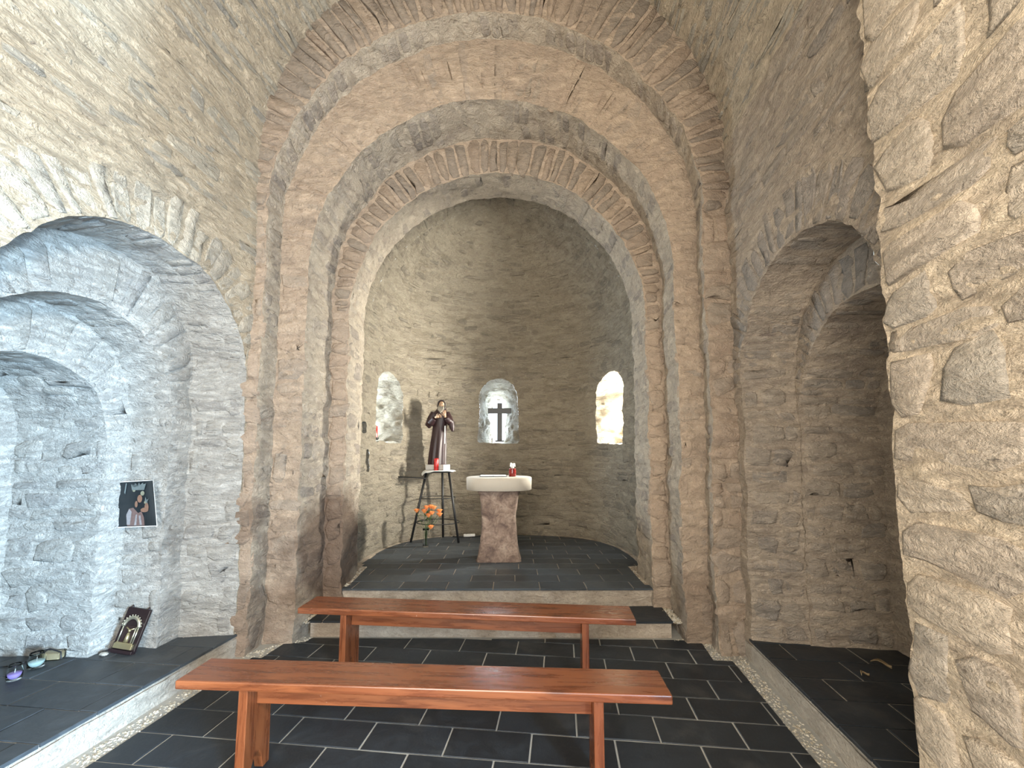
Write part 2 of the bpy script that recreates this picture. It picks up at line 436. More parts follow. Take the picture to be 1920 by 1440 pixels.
def jamb_quads(x0, x1, z0, z1, hr=(.10, .24), split=.35):
    out = []; z = z0
    while z < z1:
        h = random.uniform(*hr); e = min(z + h, z1)
        if e - z > .05:
            if random.random() < split and x1 - x0 > .2:
                m = x0 + (x1 - x0) * random.uniform(.35, .65)
                parts = [(x0, m - .01), (m + .01, x1)]
            else: parts = [(x0, x1)]
            for a, b in parts:
                j = lambda: random.uniform(-.008, .008)
                out.append([(a + .008 + j(), z + .01 + j()), (b - .008 + j(), z + .01 + j()), (b - .008 + j(), e - .008 + j()), (a + .008 + j(), e - .008 + j())])
        z = e
    return out
def flatY(Y): return lambda u, v: np.stack([u, np.full_like(u, Y), v], -1)
def sideX(o, q, left):
    """jamb reveal surface between o (near) and q (far); u = Y, v = z"""
    def f(u, v):
        t = (u - o[0]) / (q[0] - o[0]); s = -1 if left else 1
        xa, xb = o[1] + s * o[2], q[1] + s * q[2]
        return np.stack([xa + (xb - xa) * t, u, v], -1)
    return f
def soff(o, q):
    def f(u, v):
        t = (v - o[0]) / (q[0] - o[0]); a = u / o[2]
        c, R, zs = (o[i] + (q[i] - o[i]) * t for i in (1, 2, 3))
        return np.stack([c + R * np.cos(a), v, zs + R * np.sin(a)], -1)
    return f
def order(num, near, far, outer, pitch, proud, nface, nrev, base):
    sh = Shell()
    fo = (near[0],) + tuple(outer[1:])
    sh.add(*loft(near, fo, nface))
    tr = sh.build('trim_%d' % num, M_rose)
    sh = Shell(); sh.add(*loft(near, far, nrev)); sh.build('reveal_surface', M_rev, tr, None)
    stones('voussoir', ring_quads(0.0, math.pi, near[2] + .004, lambda a: outer_r(a, near, fo) - .005, pitch), polar(near, near[2] + .004), M_rose_v if num != 2 else M_rose_s, tr, proud, sign=-1, dk=1, chamf=.06)
    for left in (True, False):
        s = -1 if left else 1
        xi, xo = near[1] + s * near[2], fo[1] + s * fo[2]
        stones('stone', jamb_quads(min(xi, xo), max(xi, xo), base, near[3] - .03), flatY(near[0]), M_rose_s, tr, proud, dk=1)
        stones('stone', courses(near[0] + .02, far[0] - .01, base, near[3], (.09, .2), (.16, .4), skip=.25), sideX(near, far, left), M_rev_s, tr, (-.005, .006), sign=1 if left else -1)
    L = math.pi * near[2]
    qs = []; u = 0.03
    while u < L - .03:
        d = pitch * random.uniform(.8, 1.3)
        y0 = near[0] + .02
        while y0 < far[0] - .06:
            y1 = min(y0 + random.uniform(.16, .36), far[0] - .01)
            if random.random() > .3: qs.append([(u + .008, y0 + .01), (u + d - .008, y0 + .01), (u + d - .008, y1 - .01), (u + .008, y1 - .01)])
            y0 = y1
        u += d
    stones('soffit_stone', qs, soff(near, far), M_rev_s, tr, (-.005, .006), maxobj=150)
    return tr
T3 = order(1, O3N, O3F, NAVE_PROF, .085, (.004, .019), 18, 12, .0)
T2 = order(2, O2N, O2F, O3F, .075, (-.006, .004), 14, 24, .0)
T1 = order(3, O1N, O1F, O2F, .085, (.010, .018), 18, 28, .28)

# ---- apse
def ap(az):
    ca, sa = np.cos(az), np.maximum(np.sin(az), 0)
    r = (np.abs(ca / APA) ** APP + np.abs(sa / APB) ** APP) ** (-1 / APP)
    x = np.where(az < 0, APX + APA, np.where(az > np.pi, APX - APA, APX + r * ca))
    y = np.where(az < 0, APY + 1.55 * az, np.where(az > np.pi, APY - 1.55 * (az - np.pi), APY + r * sa))
    return x, y
def apw(u, v):
    x, y = ap(u / 1.55); return np.stack([x, y, v], -1)
APW = [(4.19, .295, 2.20, 1.595), (2.513, .29, 2.262, 1.605), (.815, .283, 2.245, 1.575)]
def rect_hole(cu, cv, hw, hh):
    def f(u, v):
        a, b = np.abs(u - cu) - hw, np.abs(v - cv) - hh; m = a > b
        return np.maximum(a, b), np.where(m, np.sign(u - cu), 0.0), np.where(m, 0.0, np.sign(v - cv))
    return f
POCK = [(4.86, 1.735, .062, .065), (4.70, 1.365, .045, .135)]
holes = [arch_hole(*w_) for w_ in APW] + [rect_hole(*k) for k in POCK]
sh = Shell()
sh.add(*grid(apw, lin(-.30 * 1.55, (math.pi + .30) * 1.55, .022), lin(.2, APZ, .022), holes))
for cu, cv, hw, hh in POCK:
    per = [(cu - hw, cv - hh), (cu + hw, cv - hh), (cu + hw, cv + hh), (cu - hw, cv + hh), (cu - hw, cv - hh)]
    def pk(u, v, per=per, cu=cu, cv=cv):
        i = np.minimum(u.astype(int), 3); f = u - i; pp = np.array(per)
        q = pp[i] * (1 - f)[:, None] + pp[i + 1] * f[:, None]
        r = np.clip(v - .3, 0, 1)[:, None]; q = q * (1 - r) + np.array([cu, cv]) * r
        P = apw(q[:, 0], q[:, 1]); az = q[:, 0] / 1.55; dd = np.minimum(v, .3) / .3 * .22
        return P + np.stack([np.cos(np.maximum(az, math.pi / 2)), np.sin(np.minimum(az, math.pi)), np.zeros_like(az)], -1) * dd[:, None]
    sh.add(*grid(pk, np.linspace(0, 4, 33), np.array([0, .1, .2, .3, 1.3])))
o1f_b = (4.3, APX, APA, APZ)
sh.add(*loft(O1F, o1f_b, 6))
def splay(cu, r, zs, zb, depth, wo, zo0, zo1, turn):
    """reveal from the arched mouth in the curved wall to the slit outside"""
    az = cu / 1.55; x0, y0 = ap(np.array([az])); az = math.radians(turn); d = np.array([math.cos(az), math.sin(az)]); t = np.array([-math.sin(az), math.cos(az)])
    cen = np.array([x0[0], y0[0]])
    def outline(s):
        # s in [0,4): right jamb up, arch, left jamb down, sill
        a = np.clip(s - 1, 0, 1) * math.pi
        du = np.where(s < 1, 1, np.where(s < 2, np.cos(a), np.where(s < 3, -1, -1 + 2 * (s - 3)))); 
        zz = np.where(s < 1, s, np.where(s < 2, 1.0, np.where(s < 3, 3 - s, 0.0)))
        arc = np.where((s >= 1) & (s < 2), np.sin(a), 0)
        return du, zz, arc
    def fn(s, q):
        du, zz, arc = outline(s)
        I = apw(cu + du * r, zb + (zs - zb) * zz + arc * r)
        zso = zo1 - wo
        O = np.stack([cen[0] + d[0] * depth + t[0] * du * wo, cen[1] + d[1] * depth + t[1] * du * wo, zo0 + (zso - zo0) * zz + arc * wo], -1)
        return I + (O - I) * q[:, None]
    S = np.concatenate([np.linspace(0, 1, 30)[:-1], np.linspace(1, 2, 36)[:-1], np.linspace(2, 3, 30)[:-1], np.linspace(3, 4, 28)])
    P, q = grid(fn, S, np.linspace(0, 1, 34)); return P, q, cen, d, t, fn
SP_ = []
for i, w_ in enumerate(APW):
    P, q, cen, d, t, fn = splay(*w_, .72, .085, w_[3] + .02, 2.33, (159, 92.9, 7)[i])
    sh.add(P, q, 1.15); SP_.append((cen, d, t, w_, fn))
W_APSE = sh.build('wall_apse', M_apse)
stones('stone', courses(-.28 * 1.55, (math.pi + .28) * 1.55, .27, APZ - .02, (.05, .11), (.11, .32), .013, holes, skip=.28, marg=.02), apw, M_apse_s, W_APSE, (-.001, .008), 260, sign=-1, dk=1)
for i, (cen, d, t, w_, fn) in enumerate(SP_):                         # slabs turned round each window head
    cu, r, zs, zb = w_
    stones('voussoir', ring_quads(.1, math.pi - .1, r + .02, lambda a, r=r: r + .22, .075), (lambda u, v, cu=cu, r=r, zs=zs: apw(cu + v * np.cos(u / (r + .02)), zs + v * np.sin(u / (r + .02)))), M_apse_s, W_APSE, (-.002, .006), sign=1)
slit_w = [75, 26, 310]
slit_c = [(.72, .88, 1.0), (.70, .87, 1.0), (1.0, .97, .86)]
for i, (cen, d, t, w_, fn) in enumerate(SP_):
    wn = empty('window_%d' % (i + 1)); wn['kind'] = 'structure'
    zm = (w_[3] + .02 + 2.33) / 2
    pO = (cen[0] + d[0] * .78, cen[1] + d[1] * .78, zm)
    area('apse_slit_daylight', pO, (cen[0] - d[0], cen[1] - d[1], zm - .1), .17, .72, slit_w[i], slit_c[i])
    # dressed stone surround outside the slit
    bm = bmesh.new()
    R3 = Matrix(((t[0], d[0], 0), (t[1], d[1], 0), (0, 0, 1)))
    for sx in (-1, 1):
        box(bm, (cen[0] + d[0] * .75 + t[0] * sx * .165, cen[1] + d[1] * .75 + t[1] * sx * .165, zm), (.16, .09, .85), R3)
    box(bm, (cen[0] + d[0] * .75, cen[1] + d[1] * .75, w_[3] - .03), (.5, .09, .10), R3)
    box(bm, (cen[0] + d[0] * .75, cen[1] + d[1] * .75, 2.39), (.5, .09, .13), R3)
    bmobj('window_surround', bm, M_apse, wn, False)
# semidome and the short barrel in front of it
def dome(u, v):
    az = u / 1.55; el = v / 1.55
    x, y = ap(az); ce, se = np.cos(el), np.sin(el)
    return np.stack([APX + (x - APX) * ce, np.where((az < 0) | (az > np.pi), y, APY + (y - APY) * ce), APZ + APA * se], -1)
sh = Shell()
sh.add(*grid(dome, lin(0, math.pi * 1.55, .024), lin(0, math.pi / 2 * 1.55, .024)))
bar = lambda u, v: np.stack([APX + APA * np.cos(u / APA), v, APZ + APA * np.sin(u / APA)], -1)
sh.add(*grid(bar, lin(0, math.pi * APA, .024), lin(4.29, APY, .024)))
C_AP = sh.build('ceiling_apse', M_apse)
qs = []
for q in courses(.02, math.pi * 1.55 - .02, .02, 1.40 * 1.55, (.05, .10), (.12, .34), .013, skip=.3): qs.append(q)
qq = []
for q in qs:                                                           # fewer stones to a course as the shell closes
    el = q[0][1] / 1.55
    if random.random() < math.cos(el) * 1.15: qq.append(q)
stones('stone', qq, dome, M_apse_s, C_AP, (-.001, .008), 220, sign=-1)
stones('soffit_stone', courses(.03, math.pi * APA - .03, 4.31, APY - .01, (.12, .3), (.06, .1), .012, skip=.3), bar, M_apse_s, C_AP, (.0, .008), 60, sign=1)

# ---- nave walls
LX, RX, PX, LEDGE = -2.34, 1.32, 1.20, .15
B0, B1 = -1.7, 3.06
def wallX(a): return lambda u, v: np.stack(N(np.full_like(u, a) if not callable(a) else a(u), u, v), -1)
def crossB(b): return lambda u, v: np.stack(N(u, np.full_like(u, b), v), -1)
def niche_prof(t, q, z0=LEDGE - .03):
    Xa, c, r, zs = q; a = np.clip(2 - t, 0, 1) * math.pi
    b = c - r * np.cos(a) * -1.0; z = zs + r * np.sin(a)
    z = np.where(t < 1, z0 + (zs - z0) * t, np.where(t > 2, zs + (z0 - zs) * (t - 2), z))
    return b, z
NT_ = np.concatenate([np.linspace(0, 1, 80)[:-1], np.linspace(1, 2, 90), np.linspace(2, 3, 80)[1:]])
def nloft(qa, qb, n):
    def fn(u, v):
        ba, za = niche_prof(u, qa); bb, zb = niche_prof(u, qb)
        return np.stack(N(qa[0] + (qb[0] - qa[0]) * v, ba + (bb - ba) * v, za + (zb - za) * v), -1)
    return grid(fn, NT_, np.linspace(0, 1, n))
def npolar(Xa, c, r, zs): return lambda u, v: np.stack(N(np.full_like(u, Xa), c + v * np.cos(u / r), zs + v * np.sin(u / r)), -1)
def nsoff(qa, qb):
    def f(u, v):
        t = (v - qa[0]) / (qb[0] - qa[0]); c, r, zs = (qa[i] + (qb[i] - qa[i]) * t for i in (1, 2, 3)); a = u / qa[2]
        return np.stack(N(v, c + r * np.cos(a), zs + r * np.sin(a)), -1)
    return f
def njamb(qa, qb, far=True):
    s = 1 if far else -1
    def f(u, v):
        t = (u - qa[0]) / (qb[0] - qa[0]); b = qa[1] + s * qa[2] + (qb[1] + s * qb[2] - qa[1] - s * qa[2]) * t
        return np.stack(N(u, b, v), -1)
    return f
LN = [((LX, 2.16, .78, 1.94), (-2.70, 2.15, .70, 2.0)), ((-2.70, 2.09, .60, 1.74), (-3.01, 2.09, .59, 1.74)), ((-3.01, 2.10, .43, 1.59), (-3.65, 2.07, .42, 1.59))]
RN = [((RX, 2.53, .72, 1.955), (1.68, 2.53, .70, 1.955)), ((1.68, 2.545, .67, 1.675), (2.20, 2.55, .66, 1.66))]
def nave_wall(name, X, niches, sgn, b0, b1, extra_holes=()):
    sh = Shell(); q0 = niches[0][0]
    hs = [arch_hole(q0[1], q0[2], q0[3], LEDGE - .05)] + list(extra_holes)
    sh.add(*grid(wallX(X), lin(b0, b1, .022), lin(-.03, 3.86, .022), hs))
    mm, ms, mv = (M_nave, M_nave_s, M_nave_v) if X < 0 else (M_rw, M_rw_s, M_rw_v)
    W = sh.build(name, mm); sh = Shell()
    for k, (qa, qb) in enumerate(niches):
        sh.add(*nloft(qa, qb, max(8, int(abs(qa[0] - qb[0]) / .022))))
        if k + 1 < len(niches): sh.add(*nloft(qb, (qb[0],) + niches[k + 1][0][1:], 12))
        else: sh.add(*grid(wallX(qb[0]), lin(qb[1] - qb[2] - .05, qb[1] + qb[2] + .05, .03), lin(.05, qb[3] + qb[2] + .05, .03)))
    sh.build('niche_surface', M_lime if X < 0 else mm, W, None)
    ring = arch_hole(q0[1], q0[2] + .34, q0[3], 1.5)
    stones('stone', courses(max(b0, .6), b1, 0, 3.84, (.06, .14), (.14, .42), .016, hs + [ring], skip=.22), wallX(X), ms, W, (-.006, .007), 170, sign=sgn)
    # the outer ring and the stepped inner rings of slabs on edge
    prev = None
    for k, (qa, qb) in enumerate(niches):
        Xa, c, r, zs = qa
        if k == 0: r1f = lambda a: r + random.uniform(.26, .36)
        else:
            pc = niches[k - 1][1]
            o_, q_ = (0, c, r, zs), (0, pc[1], pc[2], pc[3]); r1f = lambda a, o_=o_, q_=q_: max(outer_r(a, o_, q_) - .005, r + .02)
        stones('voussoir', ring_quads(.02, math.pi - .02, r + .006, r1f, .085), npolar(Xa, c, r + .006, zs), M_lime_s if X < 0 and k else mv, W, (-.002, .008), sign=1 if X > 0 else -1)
        lo, hi = min(qa[0], qb[0]) + .01, max(qa[0], qb[0]) - .01
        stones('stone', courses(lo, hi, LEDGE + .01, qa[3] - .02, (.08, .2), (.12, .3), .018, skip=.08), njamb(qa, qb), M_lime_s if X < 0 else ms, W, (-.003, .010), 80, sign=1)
        qs = []
        u = .03; L = math.pi * qa[2]
        while u < L - .04:
            d = random.uniform(.05, .09); x0 = lo
            while x0 < hi - .05:
                x1 = min(x0 + random.uniform(.14, .34), hi)
                if random.random() > .25: qs.append([(u + .006, x0 + .008), (u + d - .006, x0 + .008), (u + d - .006, x1 - .006), (u + .006, x1 - .006)])
                x0 = x1
            u += d
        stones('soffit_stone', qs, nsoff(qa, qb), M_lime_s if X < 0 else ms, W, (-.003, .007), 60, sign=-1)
    return W
W_L = nave_wall('wall_left', LX, LN, 1, B0, B1)
W_R = nave_wall('wall_right', RX, RN, -1, B0, B1 + .42, [rect_hole(-.75, 3.05, .36, .36), lambda u, v: (lambda s: (s, np.where(np.abs(u + .60) - .43 > v - 2.1, np.sign(u + .60), 0.0), np.where(np.abs(u + .60) - .43 > v - 2.1, 0.0, 1.0)))(np.maximum(np.abs(u + .60) - .43, v - 2.1))])  # square hole added for the high vault fill lamp
# doorway through the south wall (daylight comes in here, beside the camera)
sh = Shell()
for b in (-1.03, -.17): sh.add(*grid(crossB(b), lin(RX - .02, 1.62, .03), lin(-.03, 2.1, .05)))
sh.add(*grid(lambda u, v: np.stack(N(u, v, np.full_like(u, 2.1)), -1), lin(RX - .02, 1.62, .03), lin(-1.03, -.17, .05)))
dr = sh.build('door_1', M_plas)
# projecting pier in the right foreground
sh = Shell(); PB0, PB1 = 1.02, 1.69
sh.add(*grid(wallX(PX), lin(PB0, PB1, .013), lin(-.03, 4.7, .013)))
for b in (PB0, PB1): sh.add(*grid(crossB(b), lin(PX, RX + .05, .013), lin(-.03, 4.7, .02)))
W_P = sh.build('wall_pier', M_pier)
PQ = []
z = 0.0
while z < 4.3:
    h = random.uniform(.11, .25); b = PB1 + random.uniform(-.012, .014)
    while b > PB0:
        wd = random.uniform(.16, .46); a = max(b - wd, PB0 - .05)
        j = lambda: random.uniform(-.014, .014)
        PQ.append([(a + .012 + j(), z + .014 + j()), (b - .010, z + .014 + j()), (b - .010 + j() * .6, z + h - .012 + j()), (a + .012 + j(), z + h - .012 + j())])
        b = a - random.uniform(.008, .022)
    z += h
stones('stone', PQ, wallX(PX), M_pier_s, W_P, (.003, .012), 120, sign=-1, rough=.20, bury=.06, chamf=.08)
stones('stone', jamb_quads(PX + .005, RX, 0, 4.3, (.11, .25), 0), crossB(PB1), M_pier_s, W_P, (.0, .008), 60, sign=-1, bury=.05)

# ---- nave vault and west wall
VC, VR, VZ = -.51, 1.835, 3.80
def vault(u, v): return np.stack(N(VC + VR * np.cos(v / VR), u, VZ + VR * np.sin(v / VR)), -1)
sh = Shell(); sh.add(*grid(vault, lin(B0, 3.62, .03), lin(-.02, math.pi * VR + .02, .026)))
C_N = sh.build('ceiling_nave', M_vault)
stones('stone', courses(.4, 3.5, .05, math.pi * VR - .05, (.045, .09), (.18, .5), .014, skip=.25), vault, M_vault_s, C_N, (-.005, .009), 260, sign=-1)
sh = Shell()
dh = lambda u, v: (lambda s: (s, np.where(np.abs(u + .35) - 1.0 > v - 3.1, np.sign(u + .35), 0.0), np.where(np.abs(u + .35) - 1.0 > v - 3.1, 0.0, 1.0)))(np.maximum(np.abs(u + .35) - 1.0, v - 3.1))
sh.add(*grid(crossB(B0), lin(LX - .1, RX + .1, .05), lin(-.03, 5.75, .05), [dh, rect_hole(-1.85, 2.6, .18, .4)]))
W_W = sh.build('wall_west', M_nave)

# ---- floors
def clip_poly(sub, conv):
    out = list(sub)
    for i in range(len(conv)):
        a, b = conv[i], conv[(i + 1) % len(conv)]; inp, out = out, []
        if not inp: return []
        side = lambda p: (b[0] - a[0]) * (p[1] - a[1]) - (b[1] - a[1]) * (p[0] - a[0])
        for k in range(len(inp)):
            p, q = inp[k - 1], inp[k]; sp, sq = side(p), side(q)
            if (sp < 0) != (sq < 0):
                t = sp / (sp - sq); out.append((p[0] + (q[0] - p[0]) * t, p[1] + (q[1] - p[1]) * t))
            if sq >= 0: out.append(q)
    return out
def parea(p): return abs(sum(p[i - 1][0] * p[i][1] - p[i][0] * p[i - 1][1] for i in range(len(p)))) / 2
def tiles(region, x0, y0, tw, th, z, parent, toW, gap=.009, tk=.02, off=.5, mat=None):
    xs = [p[0] for p in region]; ys = [p[1] for p in region]
    j0 = int(math.floor((min(ys) - y0) / th)); j1 = int(math.ceil((max(ys) - y0) / th))
    n = 0
    for j in range(j0, j1):
        sx = (off * (j % 2)) * tw + random.uniform(-.03, .03)
        i0 = int(math.floor((min(xs) - x0 - sx) / tw)); i1 = int(math.ceil((max(xs) - x0 - sx) / tw))
        for i in range(i0, i1):
            a, b = x0 + sx + i * tw + gap / 2, x0 + sx + (i + 1) * tw - gap / 2
            c, d = y0 + j * th + gap / 2, y0 + (j + 1) * th - gap / 2
            p = clip_poly(region, [(a, c), (b, c), (b, d), (a, d)])
            if len(p) < 3 or parea(p) < .002: continue
            pp = [p[0]]
            for q in p[1:]:
                if math.hypot(q[0] - pp[-1][0], q[1] - pp[-1][1]) > 1e-4: pp.append(q)
            if math.hypot(pp[0][0] - pp[-1][0], pp[0][1] - pp[-1][1]) < 1e-4: pp.pop()
            if len(pp) < 3: continue
            if sum(pp[k - 1][0] * pp[k][1] - pp[k][0] * pp[k - 1][1] for k in range(len(pp))) < 0: pp.reverse()
            m = len(pp); cx, cy = sum(q[0] for q in pp) / m, sum(q[1] for q in pp) / m
            zt = z + random.uniform(-.0012, .0012); tl = [random.uniform(-.0015, .0015) for _ in range(2)]
            def zz(q): return zt + tl[0] * (q[0] - cx) * 4 + tl[1] * (q[1] - cy) * 4
            V = []
            for q in pp: V.append((*q, z - tk))
            for q in pp: V.append((*q, zz(q) - .0025))
            for q in pp:
                dx, dy = cx - q[0], cy - q[1]; L = math.hypot(dx, dy); k = .004 / L
                V.append((q[0] + dx * k, q[1] + dy * k, zz(q)))
            F = [tuple(range(2 * m, 3 * m))]
            for k in range(m):
                k2 = (k + 1) % m
                F += [(k, k2, m + k2, m + k), (m + k, m + k2, 2 * m + k2, 2 * m + k)]
            W3 = [toW(*v) for v in V]; c3 = toW(cx, cy, z)
            o = pyobj('tile', [(a_[0] - c3[0], a_[1] - c3[1], a_[2] - c3[2]) for a_ in W3], F, mat or M_slate, parent, False); o.location = c3
            n += 1
    return n
def toNl(p): return (p[0] * CP - p[1] * SP, p[0] * SP + p[1] * CP)
Wd = lambda x, y, z: (x, y, z)
def slab(name, poly, z0, z1, mat, toW=N, kind='structure'):
    m = len(poly); V = [toW(*p, z0) for p in poly] + [toW(*p, z1) for p in poly]
    F = [tuple(range(m, 2 * m)), tuple(reversed(range(m)))] + [(k, (k + 1) % m, m + (k + 1) % m, m + k) for k in range(m)]
    o = pyobj(name, V, F, mat, None, False); o['kind'] = kind; return o
FL = slab('floor', [(-4.2, -3.2), (2.9, -3.2), (2.9, 4.4), (-4.2, 4.4)], -.12, -.004, M_grout)
REG = [(-2.20, .7), (1.187, .7), (1.187, 3.27), (1.056, 3.264), (1.07, 3.583), (.87, 3.585), (-1.96, 3.303), (-1.976, 3.222), (-2.115, 3.196), (-2.125, 2.95), (-2.20, 2.95)]
tiles(REG, -2.02, 2.344, .42, .2155, 0.0, FL, N)
slab('floor_rear', [(-2.2, -2.2), (1.187, -2.2), (1.187, .70), (-2.2, .70)], -.02, 0.0, M_slate)
# steps and chancel platform
S1 = [(-1.603, 3.525), (1.262, 3.50), (1.285, 3.86), (-1.60, 3.86)]
def step(name, poly, z0, z1, tx, ty):
    st = slab(name, poly, z0, z1 - .005, M_step, Wd)
    return st
ST1 = step('trim_4', [(-1.607, 3.53), (1.262, 3.505), (1.285, 3.90), (-1.60, 3.90)], -.02, .125, 0, 0)
tiles([(-1.618, 3.512), (1.272, 3.487), (1.30, 3.86), (-1.60, 3.86)], -1.5, 3.49, .62, .40, .125, ST1, Wd, tk=.016)
def apse_pts(inset, n=30, d0=.0):
    out = []
    for k in range(n + 1):
        az = np.array([math.pi * k / n]); x, y = ap(az); x, y = float(x[0]), float(y[0])
        dx, dy = APX - x, APY - y; L = math.hypot(dx, dy); out.append((x + dx / L * inset, y + dy / L * inset))
    return out
AP_IN = apse_pts(.05)
ST2 = slab('floor_chancel', [(-1.585, 3.835), (1.278, 3.845), (1.5, 4.2), (1.5, 6.5), (-1.8, 6.5), (-1.8, 4.2)], -.02, .275, M_step, Wd)
PREG = [(-1.60, 3.812), (1.290, 3.822), (1.315, 3.90), (1.185, 3.925), (1.205, 4.56), (1.33, 4.60)] + AP_IN + [(-1.60, 4.59), (-1.50, 4.54), (-1.445, 3.87), (-1.58, 3.86)]
tiles(PREG, -1.39, 3.812, .41, .213, .28, ST2, Wd, tk=.016, gap=.007, mat=M_slate_lit)
# raised ledges in the side niches
LL = slab('floor_ledge', [(-3.70, .9), (LX, .9), (LX, 2.965), (-3.70, 2.80)], -.02, LEDGE - .005, M_plas)
tiles([(-3.70, .9), (LX + .008, .9), (LX + .008, 2.96), (-3.70, 2.80)], -2.86, 2.02, .42, .24, LEDGE, LL, N, tk=.016, gap=.007, mat=M_slate_lit)
RL = slab('floor_ledge', [(RX, 1.6), (2.3, 1.6), (2.3, 3.35), (RX, 3.35)], -.02, LEDGE - .005, M_plas)
tiles([(RX - .008, 1.6), (2.3, 1.6), (2.3, 3.35), (RX - .008, 3.35)], 1.5, 2.10, .42, .225, LEDGE, RL, N, tk=.016)
# rough plaster skin on the ledge fronts
for nm, X, s in (('trim_5', LX + .012, 1), ('trim_6', RX - .012, -1)):
    sh = Shell(); sh.add(*grid(wallX(X), lin(.9 if s > 0 else 1.6, 2.97 if s > 0 else 3.36, .016), lin(-.03, LEDGE - .03, .016)), .35); sh.build(nm, M_plas)
# gravel strips along the edges
ico = bmesh.new(); bmesh.ops.create_icosphere(ico, subdivisions=1, radius=1.0)
ico.verts.ensure_lookup_table(); IV = np.array([v.co[:] for v in ico.verts]); IF = np.array([[v.index for v in f.verts] for f in ico.faces]); ico.free()
def gravel(name, strips, dens, z, rr, label):
    V = []; F = []; k = 0
    for poly, toW in strips:
        a = np.array(poly)                                             # quad: four corners
        n = int(parea(poly) * dens)
        for _ in range(n):
            s, t = random.random(), random.random()
            p = (a[0] * (1 - s) + a[1] * s) * (1 - t) + (a[3] * (1 - s) + a[2] * s) * t
            r = random.uniform(*rr)
            M3 = rng.normal(0, 1, (3, 3)); Qm, _r = np.linalg.qr(M3)
            P = (IV * np.array([1.25, 1.0, .62]) * r * rng.uniform(.82, 1.18, (len(IV), 1))) @ Qm.T
            c = np.array(toW(float(p[0]), float(p[1]), z + r * random.uniform(.0, .7)))
            V.append(P + c); F.append(IF + k); k += len(IV)
    o = pyobj(name, np.concatenate(V), np.concatenate(F), M_peb, None, False)
    return tag(o, label, 'gravel', None, 'stuff')
gravel('gravel', [([(-2.30, .9), (-2.2, .9), (-2.2, 2.93), (-2.30, 2.93)], N), ([(-2.33, 2.93), (-2.12, 2.95), (-2.11, 3.2), (-2.2, 3.1)], N), ([(-2.12, 3.18), (-1.97, 3.2), (-1.95, 3.31), (-2.05, 3.32)], N)], 9000, -.012, (.005, .010), 'pale gravel strip between the left ledge and the dark floor tiles')
gravel('gravel', [([(1.187, 1.72), (1.285, 1.72), (1.285, 3.3), (1.187, 3.3)], N), ([(1.05, 3.26), (1.3, 3.27), (1.3, 3.36), (1.06, 3.4)], N), ([(1.06, 3.36), (1.2, 3.36), (1.2, 3.6), (1.07, 3.6)], N), ([(.86, 3.565), (1.2, 3.57), (1.2, 3.66), (.88, 3.6)], N)], 9000, -.012, (.005, .010), 'pale gravel strip between the right ledge and the dark floor tiles')
gravel('gravel', [([(1.18, 3.9), (1.3, 3.9), (1.33, 4.58), (1.2, 4.56)], Wd), ([(1.27, 3.83), (1.36, 3.83), (1.36, 3.95), (1.2, 3.95)], Wd)], 8000, .266, (.005, .010), 'pale gravel along the right edge of the chancel platform')
gravel('gravel', [([(-1.50, 3.86), (-1.43, 3.86), (-1.48, 4.56), (-1.56, 4.56)], Wd), ([(-1.64, 3.82), (-1.56, 3.82), (-1.46, 3.92), (-1.52, 3.96)], Wd)], 8000, .266, (.005, .010), 'pale gravel along the left edge of the chancel platform')
gravel('gravel', [([(1.25, 3.5), (1.36, 3.5), (1.36, 3.84), (1.27, 3.84)], Wd)], 8000, .11, (.005, .011), 'pale rubble at the right end of the lower step')
gravel('gravel', [([(-1.70, 3.5), (-1.6, 3.5), (-1.6, 3.84), (-1.68, 3.84)], Wd)], 8000, .11, (.005, .011), 'pale rubble at the left end of the lower step')

# unseen slabs added behind niches and arch to keep stray daylight out
def backing(x0, x1, y0, y1, z1, toW):
    slab('light_block', [(x0, y0), (x1, y0), (x1, y1), (x0, y1)], -.1, z1, M_nave, toW)
backing(2.36, 2.60, .9, 3.75, 5.9, N); backing(-4.0, -3.78, .7, 3.3, 5.9, N)
backing(1.86, 2.10, 3.44, 4.55, 5.9, Wd); backing(-2.45, -2.22, 3.34, 4.55, 5.9, Wd)
backing(1.80, 2.9, 3.44, 3.60, 5.9, Wd); backing(-3.8, -2.1, 3.34, 3.50, 5.9, Wd)

# ================================================================== OBJECTS
def wood_mat(sc1=(1.2, 14, 14), sc2=(.9, 3, 3)):
    s = NT('varnished wood'); P = s.obj(sc1); Q = s.obj(sc2)
    n = s.noise(P, 2.6, 6, .62, .7); big = s.noise(Q, 2.2, 3, .5); oi = s.a('ShaderNodeObjectInfo').outputs['Random']
    c = s.ramp(n, [(.28, (.08, .022, .009)), (.45, (.155, .045, .016)), (.6, (.225, .070, .024)), (.78, (.175, .052, .019))])
    c = s.mix(s.ramp(big, [(.3, (.5, .5, .5)), (.5, (0, 0, 0))]), c, (.15, .036, .012))
    v = s.a('ShaderNodeTexVoronoi', {'Vector': s.obj((2.1, 9, 9)), 'Scale': 1.0}, feature='F1').outputs['Distance']
    c = s.mix(s.ramp(v, [(.05, (.85,) * 3), (.16, (0, 0, 0))]), c, (.07, .020, .009))
    wear = s.noise(s.obj(), 38, 3, .7)
    c = s.mix(s.ramp(wear, [(.72, (0, 0, 0)), (.76, (.55,) * 3)]), c, (.55, .42, .33))
    return s.out(c, s.ramp(n, [(.3, (.22,) * 3), (.7, (.36,) * 3)]), s.bump(n, .25, .003), Specular_IOR_Level=.55, Coat_Weight=.25, Coat_Roughness=.18)
M_wood = wood_mat(); M_wood_up = wood_mat((14, 14, 1.2), (3, 3, .9))
M_iron = flat_mat('black iron', (.012, .012, .013), .45, .001)
